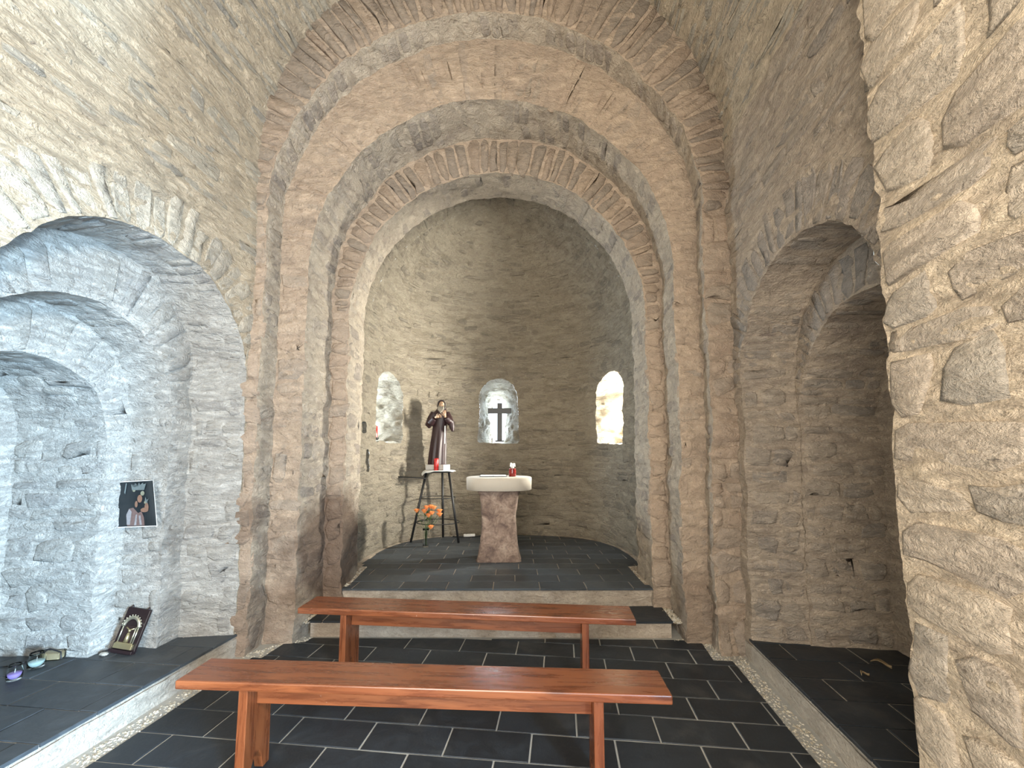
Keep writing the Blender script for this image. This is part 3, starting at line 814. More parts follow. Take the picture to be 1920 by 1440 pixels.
M_altar = flat_mat('altar slab', (.44, .39, .325), .75, .002, .06, 14)
def ped_mat():
    s = NT('altar stone'); P = s.pos(); n = s.noise(P, 9, 6, .68, .5); g = s.noise(P, 40, 4, .6)
    c = s.ramp(n, [(.25, (.075, .05, .042)), (.42, (.17, .115, .09)), (.55, (.28, .20, .155)), (.75, (.42, .33, .26))])
    c = s.mix(s.ramp(g, [(.3, (.5,) * 3), (.5, (0, 0, 0))]), c, (.08, .055, .045))
    return s.out(c, .85, s.bump(s.math('ADD', n, s.math('MULTIPLY', g, .5)), .8, .02))
M_ped = ped_mat()
M_white = flat_mat('white paper', (.80, .80, .78), .7, 0, .03)
M_navy = flat_mat('dark blue cover', (.05, .07, .11), .6)
M_red = flat_mat('red candle glass', (.42, .012, .010), .25, 0, .1, Transmission_Weight=.15)
M_robe = flat_mat('painted robe', (.022, .0065, .0075), .5, .002, .35, 12)
M_skin = flat_mat('painted skin', (.42, .27, .17), .5, 0, .1)
M_beard = flat_mat('painted grey beard', (.27, .24, .19), .6, .004, .3, 60)
M_hair = flat_mat('dark painted hood', (.020, .010, .010), .5)
M_plinth = flat_mat('grey plinth', (.36, .34, .31), .6)
M_cloth = flat_mat('white cloth', (.72, .72, .70), .9, .002, .08)
M_dgreen = flat_mat('stem green', (.045, .085, .022), .5)
def petal_mat():
    s = NT('orange petals'); n = s.noise(s.obj(), 26, 3); r = s.a('ShaderNodeNewGeometry').outputs['Random Per Island']
    return s.out(s.mix(r, s.ramp(n, [(.3, (.80, .22, .02)), (.7, (.90, .42, .10))]), (.86, .30, .14)), .6)
M_petal = petal_mat()
def glass_mat(name, col=(1, 1, 1), rough=.03):
    s = NT(name); return s.out(col, rough, None, Transmission_Weight=1.0, IOR=1.25)
M_glass = glass_mat('clear glass', (.95, .98, .97))
M_lil = flat_mat('lilac wax', (.40, .28, .72), .5)
M_wax = flat_mat('pale blue wax', (.62, .78, .78), .5)
M_wick = flat_mat('metal wick disc', (.75, .75, .75), .3, 0, .05, Metallic=.8)
M_cable = flat_mat('black cable', (.012, .012, .014), .5)
M_card = flat_mat('tan card', (.42, .33, .20), .8)
M_dwood = flat_mat('dark frame wood', (.016, .009, .010), .4, .001, .3)
M_silver = flat_mat('worn silver', (.62, .58, .45), .32, .001, .15, Metallic=.85)
M_brass = flat_mat('pale brass', (.50, .42, .24), .38, .001, .15, Metallic=.8)
M_leaf = flat_mat('dry leaf', (.28, .20, .11), .8, .001)

# ---- benches
def bench(L, W, H, label):
    t = empty('bench'); tag(t, label, 'bench', 'benches facing the altar')
    bm = bmesh.new(); box(bm, (0, 0, H - .019), (L, W, .038))
    bmobj('seat', bm, M_wood, t, False, .006, 2)
    for s in (-1, 1):                                                   # board legs with a notch sawn out of the foot
        w2 = W / 2 - .012; z1 = H - .038
        out = [(-w2, 0), (-w2 * .50, 0), (-w2 * .38, .055), (-w2 * .16, .095), (w2 * .16, .095), (w2 * .38, .055), (w2 * .50, 0), (w2, 0), (w2 * .93, z1), (-w2 * .93, z1)]
        bm = bmesh.new(); th = .042; x = s * (L / 2 - .302)
        fr = [bm.verts.new((x - th / 2, y, z)) for y, z in out]; bk = [bm.verts.new((x + th / 2, y, z)) for y, z in out]
        bm.faces.new(fr); bm.faces.new(list(reversed(bk)))
        for k in range(len(out)): bm.faces.new((fr[k], bk[k], bk[(k + 1) % len(out)], fr[(k + 1) % len(out)]))
        bmobj('leg', bm, M_wood_up, t, False, .003, 2)
    bm = bmesh.new(); box(bm, (0, -.01, H - .038 - .047), (L - .604 - .042, .024, .094))
    bmobj('stretcher', bm, M_wood, t, False, .003, 2)
    return t
b = bench(2.155, .212, .45, 'front-most reddish wooden bench on the dark tiles, closest to the camera'); b.location = (-.405, 2.019, .001); b.rotation_euler.z = -.0548
b = bench(2.15, .232, .45, 'reddish wooden bench just before the altar steps, behind another bench'); b.location = (-.311, 2.88, .001); b.rotation_euler.z = -.0913

# ---- altar
al = empty('altar', (-.145, 4.87, .28)); tag(al, 'stone altar with thick pale round-cornered slab on a waisted brown block', 'altar')
def sellipse(bm, secs, p, n=48):
    """stack of superellipse sections (z, hx, hy)"""
    rings = []
    for z, hx, hy in secs:
        rr = []
        for k in range(n):
            a = 2 * math.pi * k / n; ca, sa = math.cos(a), math.sin(a)
            r = (abs(ca) ** p + abs(sa) ** p) ** (-1 / p); rr.append(bm.verts.new((hx * r * ca, hy * r * sa, z)))
        rings.append(rr)
    for a_, b_ in zip(rings, rings[1:]):
        for k in range(n): bm.faces.new((a_[k], a_[(k + 1) % n], b_[(k + 1) % n], b_[k]))
    bm.faces.new(list(reversed(rings[0]))); bm.faces.new(rings[-1])
bm = bmesh.new(); sellipse(bm, [(.768, .355, .315), (.772, .363, .323), (.895, .366, .326), (.903, .362, .322), (.905, .352, .312)], 2.7, 72)
bmobj('tabletop', bm, M_altar, al)
bm = bmesh.new(); secs = []
for i in range(29):
    t = i / 28; z = -.005 + t * .772
    wv = .190 + .046 * (abs(t - .55) / .5) ** 2.0 + (.012 if t > .93 else 0); secs.append((z, wv, wv * .72))
sellipse(bm, secs, 7, 64)
for v in bm.verts:
    p = np.array([[v.co.x, v.co.y, v.co.z]]) * 1.0
    d = np.array([vnoise(p / .05 + 9, 5)[0], vnoise(p / .05 + 3, 6)[0]]) * .006
    v.co.x += d[0]; v.co.y += d[1]
bmobj('pedestal', bm, M_ped, al)
# booklet and red votive on the slab
bk = empty('open_booklet', (-.215, 4.95, 1.186), .05); tag(bk, 'white open booklet lying flat on the altar slab', 'booklet')
bm = bmesh.new(); box(bm, (0, 0, .003), (.31, .22, .005)); bmobj('cover', bm, M_navy, bk, False)
for s in (-1, 1):
    bm = bmesh.new(); vs = box(bm, (s * .074, 0, .009), (.146, .205, .008)); bmobj('page_block', bm, M_white, bk, False, .003)
vt = empty('votive_jar', (.005, 4.93, 1.186)); tag(vt, 'small red glass jar with dry white sprigs standing on the altar', 'jar')
bm = bmesh.new(); lathe(bm, [(0, 0), (.036, 0), (.041, .006), (.042, .05), (.038, .082), (.040, .092), (.036, .092), (.034, .082), (.037, .05), (.036, .010), (0, .008)], 24)
bmobj('jar', bm, flat_mat('dark red glass', (.16, .012, .010), .2, 0, .1), vt)
bm = bmesh.new()
for k in range(9):
    a = k * .7 + random.uniform(-.2, .2); r = random.uniform(.01, .035); h = random.uniform(.11, .155)
    tube(bm, [(0, 0, .01), (r * .5 * math.cos(a), r * .5 * math.sin(a), .08), (r * math.cos(a), r * math.sin(a), h)], .0016, 5)
    for q in range(3): ball(bm, (r * math.cos(a) * (1 + .1 * q), r * math.sin(a) * (1 + .1 * q), h - q * .012), (.006, .005, .009), 7, 5)
bmobj('sprig', bm, M_white, vt)

# ---- tall iron stool
SC = (-1.0, 5.86); SZ = 1.215
stl = empty('tall_stool', (SC[0], SC[1], .28)); tag(stl, 'tall thin-legged black metal stool in the apse, carrying the statue', 'stool')
bm = bmesh.new(); lathe(bm, [(0, SZ - .28 - .022), (.20, SZ - .28 - .022), (.206, SZ - .28 - .012), (.20, SZ - .28), (0, SZ - .28)], 40); bmobj('seat', bm, M_iron, stl, True, .002)
feet = [(-.336, -.115), (.300, -.150), (.035, .235)]
for fx, fy in feet:
    k = .165 / math.hypot(fx, fy)
    bm = bmesh.new(); tube(bm, [(fx, fy, 0), (fx * k, fy * k, SZ - .285)], .0155, 10); bmobj('leg', bm, M_iron, stl)
for zz in (.575, .25):
    t = zz / (SZ - .285)
    pts = []
    for k in range(40):
        a = 2 * math.pi * k / 40; R_ = .165 + (.335 - .165) * (1 - t)
        pts.append((R_ * math.cos(a), R_ * math.sin(a) * (.86 if math.sin(a) < 0 else .80), zz))
    bm = bmesh.new(); n = 40; rg = []
    for k in range(n):
        p = Vector(pts[k]); tt = (Vector(pts[(k + 1) % n]) - Vector(pts[k - 1])).normalized(); s_ = tt.cross(Vector((0, 0, 1)))
        rg.append([bm.verts.new(p + (s_ * math.cos(j * math.pi / 3) + Vector((0, 0, 1)) * math.sin(j * math.pi / 3)) * .006) for j in range(6)])
    for k in range(n):
        for j in range(6): bm.faces.new((rg[k][j], rg[(k + 1) % n][j], rg[(k + 1) % n][(j + 1) % 6], rg[k][(j + 1) % 6]))
    bmobj('footrest_ring', bm, M_iron, stl)
bm = bmesh.new(); tube(bm, [(-1.62, 5.66, 1.15), (-1.25, 5.70, 1.128), (-1.135, 5.715, 1.115)], .0075, 8)
tag(bmobj('iron_bar', bm, M_iron), 'thin black iron bar sticking out of the apse wall beside the stool', 'bar')
# cloth on the seat
bm = bmesh.new(); rings = []
for i, r in enumerate((.0, .08, .14, .19, .207, .222, .228)):
    if r == 0: rings.append([bm.verts.new((0, 0, .004))]); continue
    rr = []
    for k in range(48):
        a = 2 * math.pi * k / 48; drop = 0
        if r > .2:
            f = (r - .2) / .028; side = max(0, math.cos(a - 3.45)) ** 3 * .055 + max(0, math.cos(a + .2)) ** 6 * .012 + .004
            drop = f * side * (1 + .25 * math.sin(a * 9))
        rr.append(bm.verts.new((r * math.cos(a), r * math.sin(a), .004 - drop)))
    rings.append(rr)
for k in range(48): bm.faces.new((rings[0][0], rings[1][k], rings[1][(k + 1) % 48]))
for a_, b_ in zip(rings[1:], rings[2:]):
    for k in range(48): bm.faces.new((a_[k], b_[k], b_[(k + 1) % 48], a_[(k + 1) % 48]))
o = bmobj('seat_cloth', bm, M_cloth); o.location = (SC[0], SC[1], SZ); m = o.modifiers.new('t', 'SOLIDIFY'); m.thickness = .003; m.offset = 1
tag(o, 'white cloth spread on the tall stool, drooping at its left edge', 'cloth')

# ---- statue of a bearded friar
st = empty('statue', (-.98, 5.90, SZ + .009)); tag(st, 'painted statue of hooded grey-bearded friar in maroon robe on the stool', 'statue')
KX = .00737
def sx(px): return (px - 827) * KX
def szz(py): return (868 - py) * KX + .075
bm = bmesh.new(); box(bm, (sx(822), .0, .037), (.30, .24, .074)); bmobj('plinth', bm, M_plinth, st, False, .01)
bm = bmesh.new(); rings = []; nS = 56
for py, cx, hw, dy in [(868.5, 820, 16.2, 1.0), (862, 820, 16.0, 1.0), (845, 820.8, 15.2, .95), (830, 821.8, 14.6, .9), (812, 823, 13.6, .85), (798, 824, 13.2, .8), (786, 824.8, 13.8, .78), (777, 825, 14.2, .75), (771, 825.5, 13.2, .7), (767, 826, 10, .75), (763, 826.5, 7.5, .9), (758, 827, 6.4, 1.0)]:
    rr = []
    fold = max(0, min(1, (py - 790) / 50)) * .075
    for k in range(nS):
        a = 2 * math.pi * k / nS; m_ = 1 + fold * (math.sin(a * 9 + .6) + .6 * math.sin(a * 5 + 1.3))
        rr.append(bm.verts.new((sx(cx) + hw * KX * math.cos(a) * m_, hw * KX * dy * math.sin(a) * m_ * .92, szz(py))))
    rings.append(rr)
for a_, b_ in zip(rings, rings[1:]):
    for k in range(nS): bm.faces.new((a_[k], b_[k], b_[(k + 1) % nS], a_[(k + 1) % nS]))
bm.faces.new(rings[0]); bm.faces.new(list(reversed(rings[-1])))
def P3(px, py, y): return (sx(px), y, szz(py))
tube(bm, [P3(813, 772, 0), P3(808, 782, -.02), P3(805, 794, -.045), P3(810, 791, -.085), P3(817, 784, -.115)], [.045, .048, .052, .046, .034], 14)
tube(bm, [P3(837, 772, 0), P3(842, 782, -.02), P3(846, 792, -.045), P3(842, 787, -.085), P3(838, 782, -.115)], [.044, .046, .050, .044, .034], 14)
tube(bm, [P3(846, 789, -.04), P3(848, 798, -.05), P3(850, 807, -.055)], [.045, .040, .018], 12)    # hanging sleeve
tube(bm, [P3(805, 794, -.05), P3(806, 801, -.05)], [.045, .015], 12)
# hood: shell open towards the face
ball(bm, P3(827.5, 757.5, .015), (.058, .066, .074), 24, 16)
tube(bm, [P3(827, 764, .03), P3(826.5, 770, .02)], [.066, .085], 16)
bmesh.ops.recalc_face_normals(bm, faces=bm.faces)
rb = bmobj('robe', bm, M_robe, st); m = rb.modifiers.new('r', 'REMESH'); m.mode = 'VOXEL'; m.voxel_size = .0055; m.use_smooth_shade = True
m = rb.modifiers.new('s', 'SMOOTH'); m.factor = .5; m.iterations = 3
# hood lining rim, face, beard
bm = bmesh.new(); tube(bm, [(sx(827.8) + .052 * math.cos(a), -.040 + .006 * math.cos(2 * a), szz(757.5) - .004 + .070 * math.sin(a)) for a in np.linspace(-1.1, math.pi + 1.1, 26)], .0095, 8); bmobj('hood_rim', bm, M_hair, st)
bm = bmesh.new()
ball(bm, (sx(828), -.030, szz(757.2)), (.040, .036, .054), 24, 18)
tube(bm, [(sx(828.6), -.064, szz(755.2)), (sx(829), -.074, szz(758.6)), (sx(828.6), -.064, szz(759.6))], [.004, .0075, .006], 8)     # nose
for s in (-1, 1):
    ball(bm, (sx(828) + s * .017, -.060, szz(754.4)), (.012, .006, .0045), 10, 6)                                      # brow
    ball(bm, (sx(828) + s * .022, -.056, szz(758.2)), (.011, .008, .010), 10, 6)                                       # cheek
    ball(bm, (sx(828) + s * .040, -.022, szz(757)), (.006, .010, .013), 8, 6)                                          # ear
head = bmobj('head', bm, M_skin, st); m = head.modifiers.new('r', 'REMESH'); m.mode = 'VOXEL'; m.voxel_size = .003; m.use_smooth_shade = True
for s in (-1, 1):
    bm = bmesh.new(); ball(bm, (sx(828.2) + s * .016, -.0645, szz(756.0)), (.0075, .004, .0045), 10, 6); bmobj('eye', bm, M_hair, head)
bm = bmesh.new(); ball(bm, (sx(828.4), -.066, szz(761.2)), (.010, .004, .003), 10, 6); bmobj('mouth', bm, flat_mat('lips', (.25, .10, .07), .5), head)
bm = bmesh.new()
for k in range(-4, 5):
    x = sx(827.6) + k * .0088; L = .085 - abs(k) * .010
    tube(bm, [(x, -.052, szz(760.2) + abs(k) * .004), (x * .98, -.074, szz(763.5)), (x * .96 - .004, -.078, szz(762) - L * .75), (x * .9 - .006, -.068, szz(762) - L)], [.006, .011, .009, .003], 8)
for s in (-1, 1): tube(bm, [(sx(828.4), -.070, szz(760.2)), (sx(828.4) + s * .018, -.064, szz(761.6)), (sx(828.4) + s * .026, -.056, szz(764))], [.004, .005, .004], 8)
bmobj('beard', bm, M_beard, st)
# hands crossed before the chest: palm, four fingers, thumb
def hand(wr, aim, up, side, name='hand'):
    bm = bmesh.new(); w_ = Vector(wr); f = Vector(aim).normalized(); u = Vector(up).normalized(); u = (u - f * u.dot(f)).normalized(); r = f.cross(u)
    tube(bm, [w_ - f * .012, w_ + f * .012, w_ + f * .034, w_ + f * .046], [.013, .016, .020, .016], 12)
    for k, L in enumerate((.040, .047, .044, .034)):
        o_ = (k - 1.5) * .0098
        a0 = w_ + f * .040 + u * o_; a1 = a0 + f * L * .5 + u * o_ * .25 - r * .002; a2 = a1 + f * L * .5 + u * o_ * .3 + r * side * .010
        tube(bm, [a0, a1, a2], [.0062, .0055, .0038], 8)
    t0 = w_ + f * .014 + u * .016; t1 = t0 + f * .018 + u * .016; t2 = t1 + f * .018 + u * .004
    tube(bm, [t0, t1, t2], [.0075, .0062, .0045], 8)
    return bmobj(name, bm, M_skin, st)
hand(P3(819.5, 781.5, -.125), (.92, -.18, .30), (0, -.25, 1), 1)
hand(P3(836.5, 780, -.125), (-.12, -.25, .95), (-1, -.2, .1), -1)
bm = bmesh.new(); tube(bm, [(sx(836), -.10, szz(797)), (sx(836.5), -.105, szz(815)), (sx(836), -.11, szz(830))], [.006, .006, .006], 8); bmobj('rope_cord', bm, M_cloth, st)
# red candle and small white boxes on the stool
cd = empty('red_candle', (-1.01, 5.725, SZ + .008)); tag(cd, 'red candle standing on the stool in front of the statue', 'candle', 'red candles')
bm = bmesh.new(); lathe(bm, [(0, 0), (.029, 0), (.031, .004), (.031, .150), (.027, .158), (.012, .161), (0, .158)], 24); bmobj('wax', bm, M_red, cd)
bm = bmesh.new(); tube(bm, [(0, 0, .15), (.002, 0, .172)], .0018, 6); bmobj('wick', bm, M_hair, cd)
wb = empty('white_box', (-.875, 5.735, SZ + .008), .2); tag(wb, 'small white card box on the right of the stool seat', 'box')
bm = bmesh.new(); box(bm, (0, 0, .030), (.085, .06, .060)); bmobj('body', bm, M_white, wb, False, .002)
bm = bmesh.new(); box(bm, (0, 0, .068), (.089, .064, .016)); bmobj('lid', bm, M_cloth, wb, False, .002)

# ---- vase of orange flowers on the platform floor
VX, VY = -1.085, 5.47
va = empty('flower_vase', (VX, VY, .281)); tag(va, 'clear glass vase of orange flowers on the floor by the stool', 'vase')
bm = bmesh.new(); lathe(bm, [(0, 0), (.034, 0), (.036, .006), (.028, .05), (.026, .12), (.036, .20), (.040, .225), (.0375, .225), (.033, .20), (.0235, .12), (.0255, .05), (.032, .012), (0, .010)], 32); bmobj('vase', bm, M_glass, va)
heads = [(784, 956), (799, 956), (809, 949), (816, 950), (806, 964), (825, 957), (825, 964), (811, 985), (802, 950), (812, 960)]
for i, (px, py) in enumerate(heads):
    hx = (px - 960) / 800 * 5.45 - VX; hz = EYE - (py - 850) / 800 * 5.45 - .281; hy = random.uniform(-.05, .03)
    bm = bmesh.new(); tube(bm, [(random.uniform(-.01, .01), random.uniform(-.01, .01), .012), (hx * .12, hy * .2, .22), (hx * .6, hy * .7, max(.26, hz - .12) if hz > .3 else .235), (hx, hy, hz - .025)], .003, 6); sm = bmobj('stem', bm, M_dgreen, va)
    bm = bmesh.new()
    for ring, (np_, tilt_, L) in enumerate(((5, .38, .056), (6, .68, .058), (3, .12, .046))):
        for k in range(np_):
            a = 2 * math.pi * k / np_ + ring * .5 + i
            d = Vector((math.cos(a) * math.sin(tilt_), math.sin(a) * math.sin(tilt_), math.cos(tilt_)))
            side = d.cross(Vector((0, 0, 1))).normalized(); nn = side.cross(d).normalized()
            b0 = Vector((hx, hy, hz - .025)); V = []
            for t, wd, cv in ((0, .004, 0), (.35, .020, .006), (.7, .026, .008), (.92, .016, .0), (1.0, .002, -.006)):
                for s in (-1, 0, 1): V.append(bm.verts.new(b0 + d * L * t + side * wd * s + nn * (cv - (.004 if s == 0 else 0))))
            for r_ in range(4):
                for s in range(2): bm.faces.new((V[r_ * 3 + s], V[r_ * 3 + s + 1], V[r_ * 3 + s + 4], V[r_ * 3 + s + 3]))
    o = bmobj('flower', bm, M_petal, va); mm = o.modifiers.new('t', 'SOLIDIFY'); mm.thickness = .0015
for k in range(14):
    a = random.uniform(0, 6.28); r = random.uniform(.03, .11); z0 = random.uniform(.24, .40); L = random.uniform(.06, .10)
    bm = bmesh.new(); d = Vector((math.cos(a), math.sin(a) * .6, random.uniform(.1, .8))).normalized(); side = d.cross(Vector((0, 0, 1))).normalized()
    b0 = Vector((r * .4 * math.cos(a), r * .3 * math.sin(a), z0)); V = []
    for t, wd, dz in ((0, .002, 0), (.3, .011, .004), (.65, .010, .0), (1, .001, -.02)):
        for s in (-1, 0, 1): V.append(bm.verts.new(b0 + d * L * t + side * wd * s + Vector((0, 0, dz - (.003 if s == 0 else 0)))))
    for r_ in range(3):
        for s in range(2): bm.faces.new((V[r_ * 3 + s], V[r_ * 3 + s + 1], V[r_ * 3 + s + 4], V[r_ * 3 + s + 3]))
    o = bmobj('leaf', bm, M_dgreen, va); mm = o.modifiers.new('t', 'SOLIDIFY'); mm.thickness = .001

# ---- cross in the middle window
cr = empty('standing_cross', (-.185, 6.375, 1.622)); tag(cr, 'black wooden cross standing on the sill of the middle apse window', 'cross')
bm = bmesh.new(); box(bm, (0, 0, .298), (.072, .035, .560)); bmobj('upright', bm, M_iron, cr, False, .004)
bm = bmesh.new(); box(bm, (0, -.004, .462), (.352, .034, .082)); bmobj('crossbar', bm, M_iron, cr, False, .004)
bm = bmesh.new(); box(bm, (0, 0, .010), (.13, .085, .020)); bmobj('foot', bm, M_iron, cr, False, .003)
# small figure in the red candle's company on the left sill
d_, t_, c_ = SP_[0][1], SP_[0][2], SP_[0][0]
cp = (c_[0] + t_[0] * .165 + d_[0] * .055, c_[1] + t_[1] * .165 + d_[1] * .055)
cd = empty('red_candle', (cp[0], cp[1], 1.618)); tag(cd, 'red candle in a black dish on the sill of the left apse window', 'candle', 'red candles')
bm = bmesh.new(); lathe(bm, [(0, 0), (.035, 0), (.044, .012), (.046, .030), (.041, .030), (.037, .014), (0, .012)], 24); bmobj('dish', bm, M_iron, cd)
bm = bmesh.new(); lathe(bm, [(0, .012), (.027, .012), (.028, .02), (.028, .165), (.024, .170), (0, .168)], 24); bmobj('wax', bm, M_red, cd)
bm = bmesh.new(); tube(bm, [(0, 0, .16), (.002, 0, .186)], .0018, 6); bmobj('wick', bm, M_hair, cd)
# plug strip and cable at the back of the apse
ps = empty('power_strip', (-.60, 6.11, .282), .12); tag(ps, 'small white plug strip on the floor at the back of the apse', 'power strip')
bm = bmesh.new(); box(bm, (0, 0, .02), (.16, .05, .038)); bmobj('body', bm, M_white, ps, False, .006)
for k in (-1, 0, 1):
    bm = bmesh.new(); lathe(bm, [(0, .037), (.018, .037), (.018, .042), (.014, .042), (.013, .0385), (0, .0385)], 16, (k * .048, 0, 0)); bmobj('socket', bm, M_plinth, ps)
bm = bmesh.new(); tube(bm, [(-.83, 6.10, .290), (-.76, 6.07, .289), (-.70, 6.04, .289), (-.60, 6.045, .289), (-.48, 6.10, .289), (-.38, 6.14, .289), (-.27, 6.12, .289)], .006, 8)
tag(bmobj('power_cable', bm, M_cable), 'black cable lying along the back wall of the apse behind the altar', 'cable')

# ---- poster on the left niche jamb
JB = LN[1][0][1] + LN[1][0][2]
po = empty('poster', N(-2.865, JB - .045, 1.095), -PHI); tag(po, 'unframed dark glossy print of a crowned statue on the left niche wall', 'poster')
def sheet(name, pts, mat, parent, off, res=0.0):
    """flat print shapes on the curled sheet; pts in sheet units (0..1, 0..1)"""
    def W_(s, t):
        x = -.158 + .316 * s; z = -.152 + .312 * t
        x += .030 * (t - .5) * -1 * s * .9; z += .018 * s
        y = -.030 * max(0, s - .62) ** 2 / .144 * (1 if t > .0 else 1) * (.4 + .9 * t) - off
        return (x, y, z)
    bm = bmesh.new()
    if pts is None:
        mg = res
        g = [[bm.verts.new(W_(mg + (1 - 2 * mg) * i / 16, mg + (1 - 2 * mg) * j / 10)) for j in range(11)] for i in range(17)]
        for i in range(16):
            for j in range(10): bm.faces.new((g[i][j], g[i + 1][j], g[i + 1][j + 1], g[i][j + 1]))
    else:
        for poly in pts:
            c0 = (sum(p[0] for p in poly) / len(poly), sum(p[1] for p in poly) / len(poly)); cv = bm.verts.new(W_(*c0)); vs = [bm.verts.new(W_(*p)) for p in poly]
            for k in range(len(vs)): bm.faces.new((cv, vs[k], vs[(k + 1) % len(vs)]))
    return bmobj(name, bm, mat, parent, False)
def ell(cx, cy, rx, ry, n=14, a0=0): return [(cx + rx * math.cos(a0 + 2 * math.pi * k / n), cy + ry * math.sin(a0 + 2 * math.pi * k / n)) for k in range(n)]
o = sheet('paper', None, M_white, po, 0); m = o.modifiers.new('t', 'SOLIDIFY'); m.thickness = .001; m.offset = -1
dark = flat_mat('print black', (.010, .014, .017), .35, 0, .4, 12)
sheet('print', None, dark, po, .0014, .016)
def pm(n, c): c = mul(c, .42); return flat_mat(n, c, .4, 0, .35, 70)
sheet('print', [[(.28, .03), (.24, .25), (.30, .40), (.40, .42), (.46, .36), (.52, .30), (.60, .33), (.66, .20), (.68, .03)]], pm('print robe', (.34, .22, .20)), po, .0024)
for sh_ in [[(.27, .06), (.25, .28), (.31, .40), (.37, .33), (.34, .05)], [(.44, .04), (.47, .26), (.50, .27), (.49, .04)], [(.57, .04), (.54, .24), (.58, .25), (.62, .04)]]: sheet('print', [sh_], pm('print highlights', (.58, .56, .58)), po, .0032)
for sh_ in [ell(.555, .605, .060, .085), ell(.475, .49, .035, .07), ell(.73, .42, .055, .095), ell(.68, .36, .10, .05)]: sheet('print', [sh_], pm('print skin', (.50, .28, .19)), po, .0040)
for sh_ in [ell(.62, .72, .05, .05), ell(.41, .79, .035, .03), ell(.69, .52, .03, .028)]: sheet('print', [sh_], pm('print gold', (.50, .50, .36)), po, .0046)
for sh_ in [[(.36, .80), (.33, .93), (.40, .86), (.43, .95), (.49, .87), (.53, .96), (.57, .87), (.63, .95), (.64, .86), (.71, .93), (.66, .79)], [(.68, .55), (.70, .64), (.73, .57), (.79, .60), (.75, .53), (.77, .49)], [(.17, .75), (.20, .96), (.225, .95), (.20, .72)]]: sheet('print', [sh_], pm('print silver', (.30, .36, .36)), po, .0050)

# ---- little shrine frame leaning in the corner
fr = empty('shrine_frame', N(-2.835, JB - .115, LEDGE + .004)); fr.rotation_euler = (math.radians(-15), math.radians(9), -PHI + .12)
tag(fr, 'small dark wooden frame with silver arch leaning at the foot of wall', 'frame')
bm = bmesh.new(); box(bm, (0, .012, .138), (.150, .020, .276)); bmobj('backboard', bm, M_dwood, fr, False, .004)
for s in (-1, 1):
    bm = bmesh.new(); tube(bm, [(s * .055, .012, .272), (s * .055, .012, .290)], [.010, .004], 10); bmobj('finial', bm, M_dwood, fr)
bm = bmesh.new()
box(bm, (0, -.006, .020), (.150, .028, .018)); bmobj('bottom_rail', bm, M_dwood, fr, False, .003)
bm = bmesh.new(); box(bm, (0, -.008, .050), (.118, .018, .030)); box(bm, (0, -.009, .068), (.106, .014, .008)); bmobj('base', bm, M_brass, fr, False, .002)
for x in (-.048, .036, .050):
    bm = bmesh.new(); tube(bm, [(x, -.008, .070), (x, -.008, .165)], .0042, 10); bmobj('column', bm, M_silver, fr)
bm = bmesh.new(); tube(bm, [(.050 * math.cos(a), -.008, .165 + .056 * math.sin(a)) for a in np.linspace(0, math.pi, 18)], .011, 10); bmobj('arch', bm, M_silver, fr)
bm = bmesh.new()
for a in np.linspace(.15, math.pi - .15, 11): ball(bm, (.063 * math.cos(a), -.010, .166 + .070 * math.sin(a)), .0042, 8, 6)
bmobj('beading', bm, M_silver, fr)
bm = bmesh.new(); box(bm, (0, .0005, .120), (.088, .004, .10)); bmobj('inner_panel', bm, M_hair, fr, False)
bm = bmesh.new(); tube(bm, [(0, -.004, .075), (.002, -.006, .10), (0, -.006, .13)], [.014, .012, .007], 10); ball(bm, (0, -.007, .142), .009, 10, 8); tube(bm, [(-.026, -.006, .158), (0, -.006, .145), (.026, -.006, .158)], .0045, 8)
bmobj('figure', bm, M_brass, fr)
bm = bmesh.new(); ball(bm, (0, 0, .009), (.030, .017, .011), 16, 8)
for v in bm.verts: v.co += Vector([random.uniform(-.0025, .0025) for _ in range(3)])
o = bmobj('stone_flake', bm, M_plas); o.location = N(-2.94, JB - .13, LEDGE + .001); tag(o, 'pale flat stone lying by the foot of the leaning frame', 'stone')

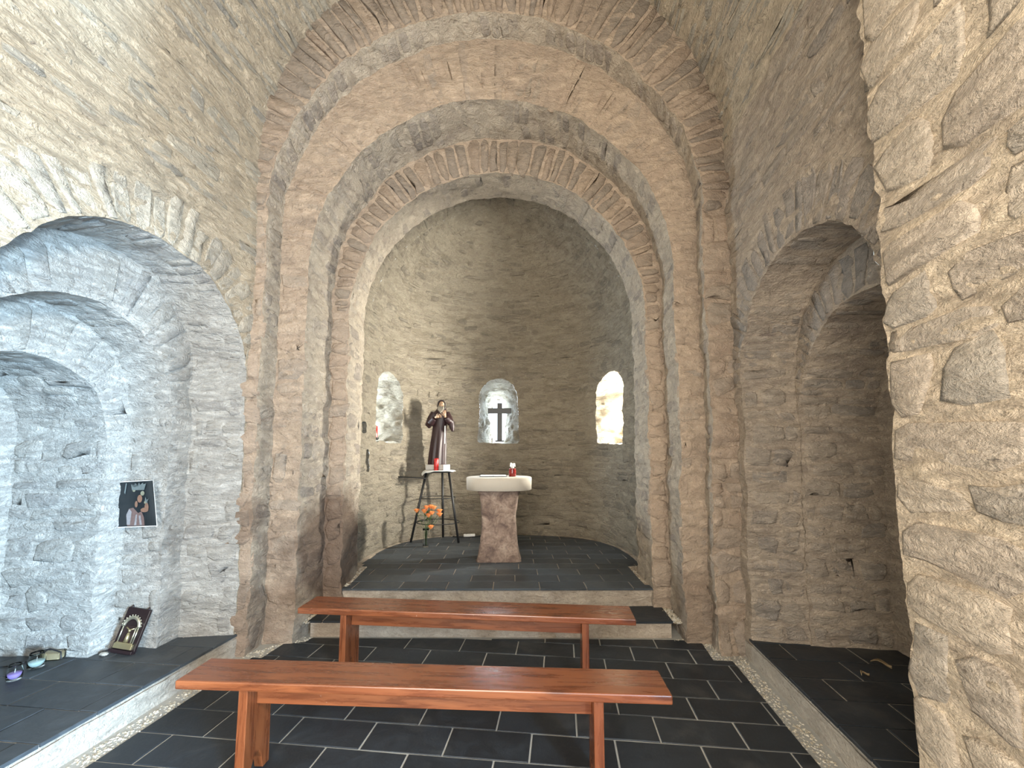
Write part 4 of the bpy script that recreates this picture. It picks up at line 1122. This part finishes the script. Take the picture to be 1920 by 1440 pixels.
# ---- candles in glasses, plastic box, cable on the left ledge
def glass(x, b, R_, h, wax, fill, label, cat_):
    g = empty('candle_glass', N(x, b, LEDGE + .002)); tag(g, label, 'candle', 'glass candles on the left ledge')
    bm = bmesh.new(); lathe(bm, [(0, 0), (R_ * .92, 0), (R_, .006), (R_, h * .55), (R_ * .80, h * .85), (R_ * .82, h), (R_ * .76, h), (R_ * .74, h * .85), (R_ * .93, h * .54), (R_ * .93, .010), (0, .008)], 32); bmobj('glass', bm, M_glass, g)
    bm = bmesh.new(); lathe(bm, [(0, .009), (R_ * .91, .011), (R_ * .91, fill - .002), (R_ * .86, fill), (0, fill + .001)], 28); bmobj('wax', bm, wax, g)
    bm = bmesh.new(); tube(bm, [(0, 0, fill), (.003, 0, fill + .022)], .0022, 6); bmobj('wick', bm, M_white, g)
    return g
glass(-3.14, 2.24, .034, .085, M_lil, .036, 'glass candle with lilac wax on the left ledge, closest to the camera', 'c')
glass(-3.19, 2.38, .041, .085, M_wax, .036, 'wide glass candle with pale blue wax near the plastic box', 'c')
xb = empty('plastic_box', N(-3.20, 2.475, LEDGE + .002), .15); tag(xb, 'small clear plastic box with tan card inside behind the pale candle', 'box')
bm = bmesh.new(); box(bm, (0, 0, .026), (.105, .055, .050)); bmobj('shell', bm, M_glass, xb, False, .003)
bm = bmesh.new(); box(bm, (0, 0, .024), (.088, .040, .038)); bmobj('card', bm, M_card, xb, False, .002)
bm = bmesh.new(); tube(bm, [N(-3.62, 2.36, .158), N(-3.45, 2.32, .156), N(-3.36, 2.36, .157), N(-3.30, 2.43, .158), N(-3.275, 2.455, .175), N(-3.27, 2.462, .205), N(-3.22, 2.47, .217), N(-3.13, 2.462, .205), N(-3.11, 2.45, .17)], .0042, 8)
tag(bmobj('thin_cable', bm, M_cable), 'thin black cable looping over the plastic box on the left ledge', 'cable')
# dry leaves on the right ledge
for k, (a, b_) in enumerate([(1.95, 2.98), (1.76, 2.83)]):
    bm = bmesh.new(); L = (.10, .05)[k]; V = []
    for i in range(7):
        t = i / 6; wd = math.sin(math.pi * (t * .9 + .05)) * L * .17
        for s in (-1, 0, 1): V.append(bm.verts.new((L * (t - .5), s * wd + .012 * math.sin(t * 4), .006 + .014 * abs(s) * (.4 + t) + .010 * math.sin(t * 5))))
    for r_ in range(6):
        for s in range(2): bm.faces.new((V[r_ * 3 + s], V[r_ * 3 + s + 1], V[r_ * 3 + s + 4], V[r_ * 3 + s + 3]))
    o = bmobj('dry_leaf', bm, M_leaf); o.location = N(a, b_, LEDGE); o.rotation_euler.z = -.75 + k; m = o.modifiers.new('t', 'SOLIDIFY'); m.thickness = .0015
    tag(o, ('long curled dry leaf on the dark tiles of the right ledge', 'tiny dry leaf scrap nearer the edge of the right ledge')[k], 'leaf', 'dry leaves')
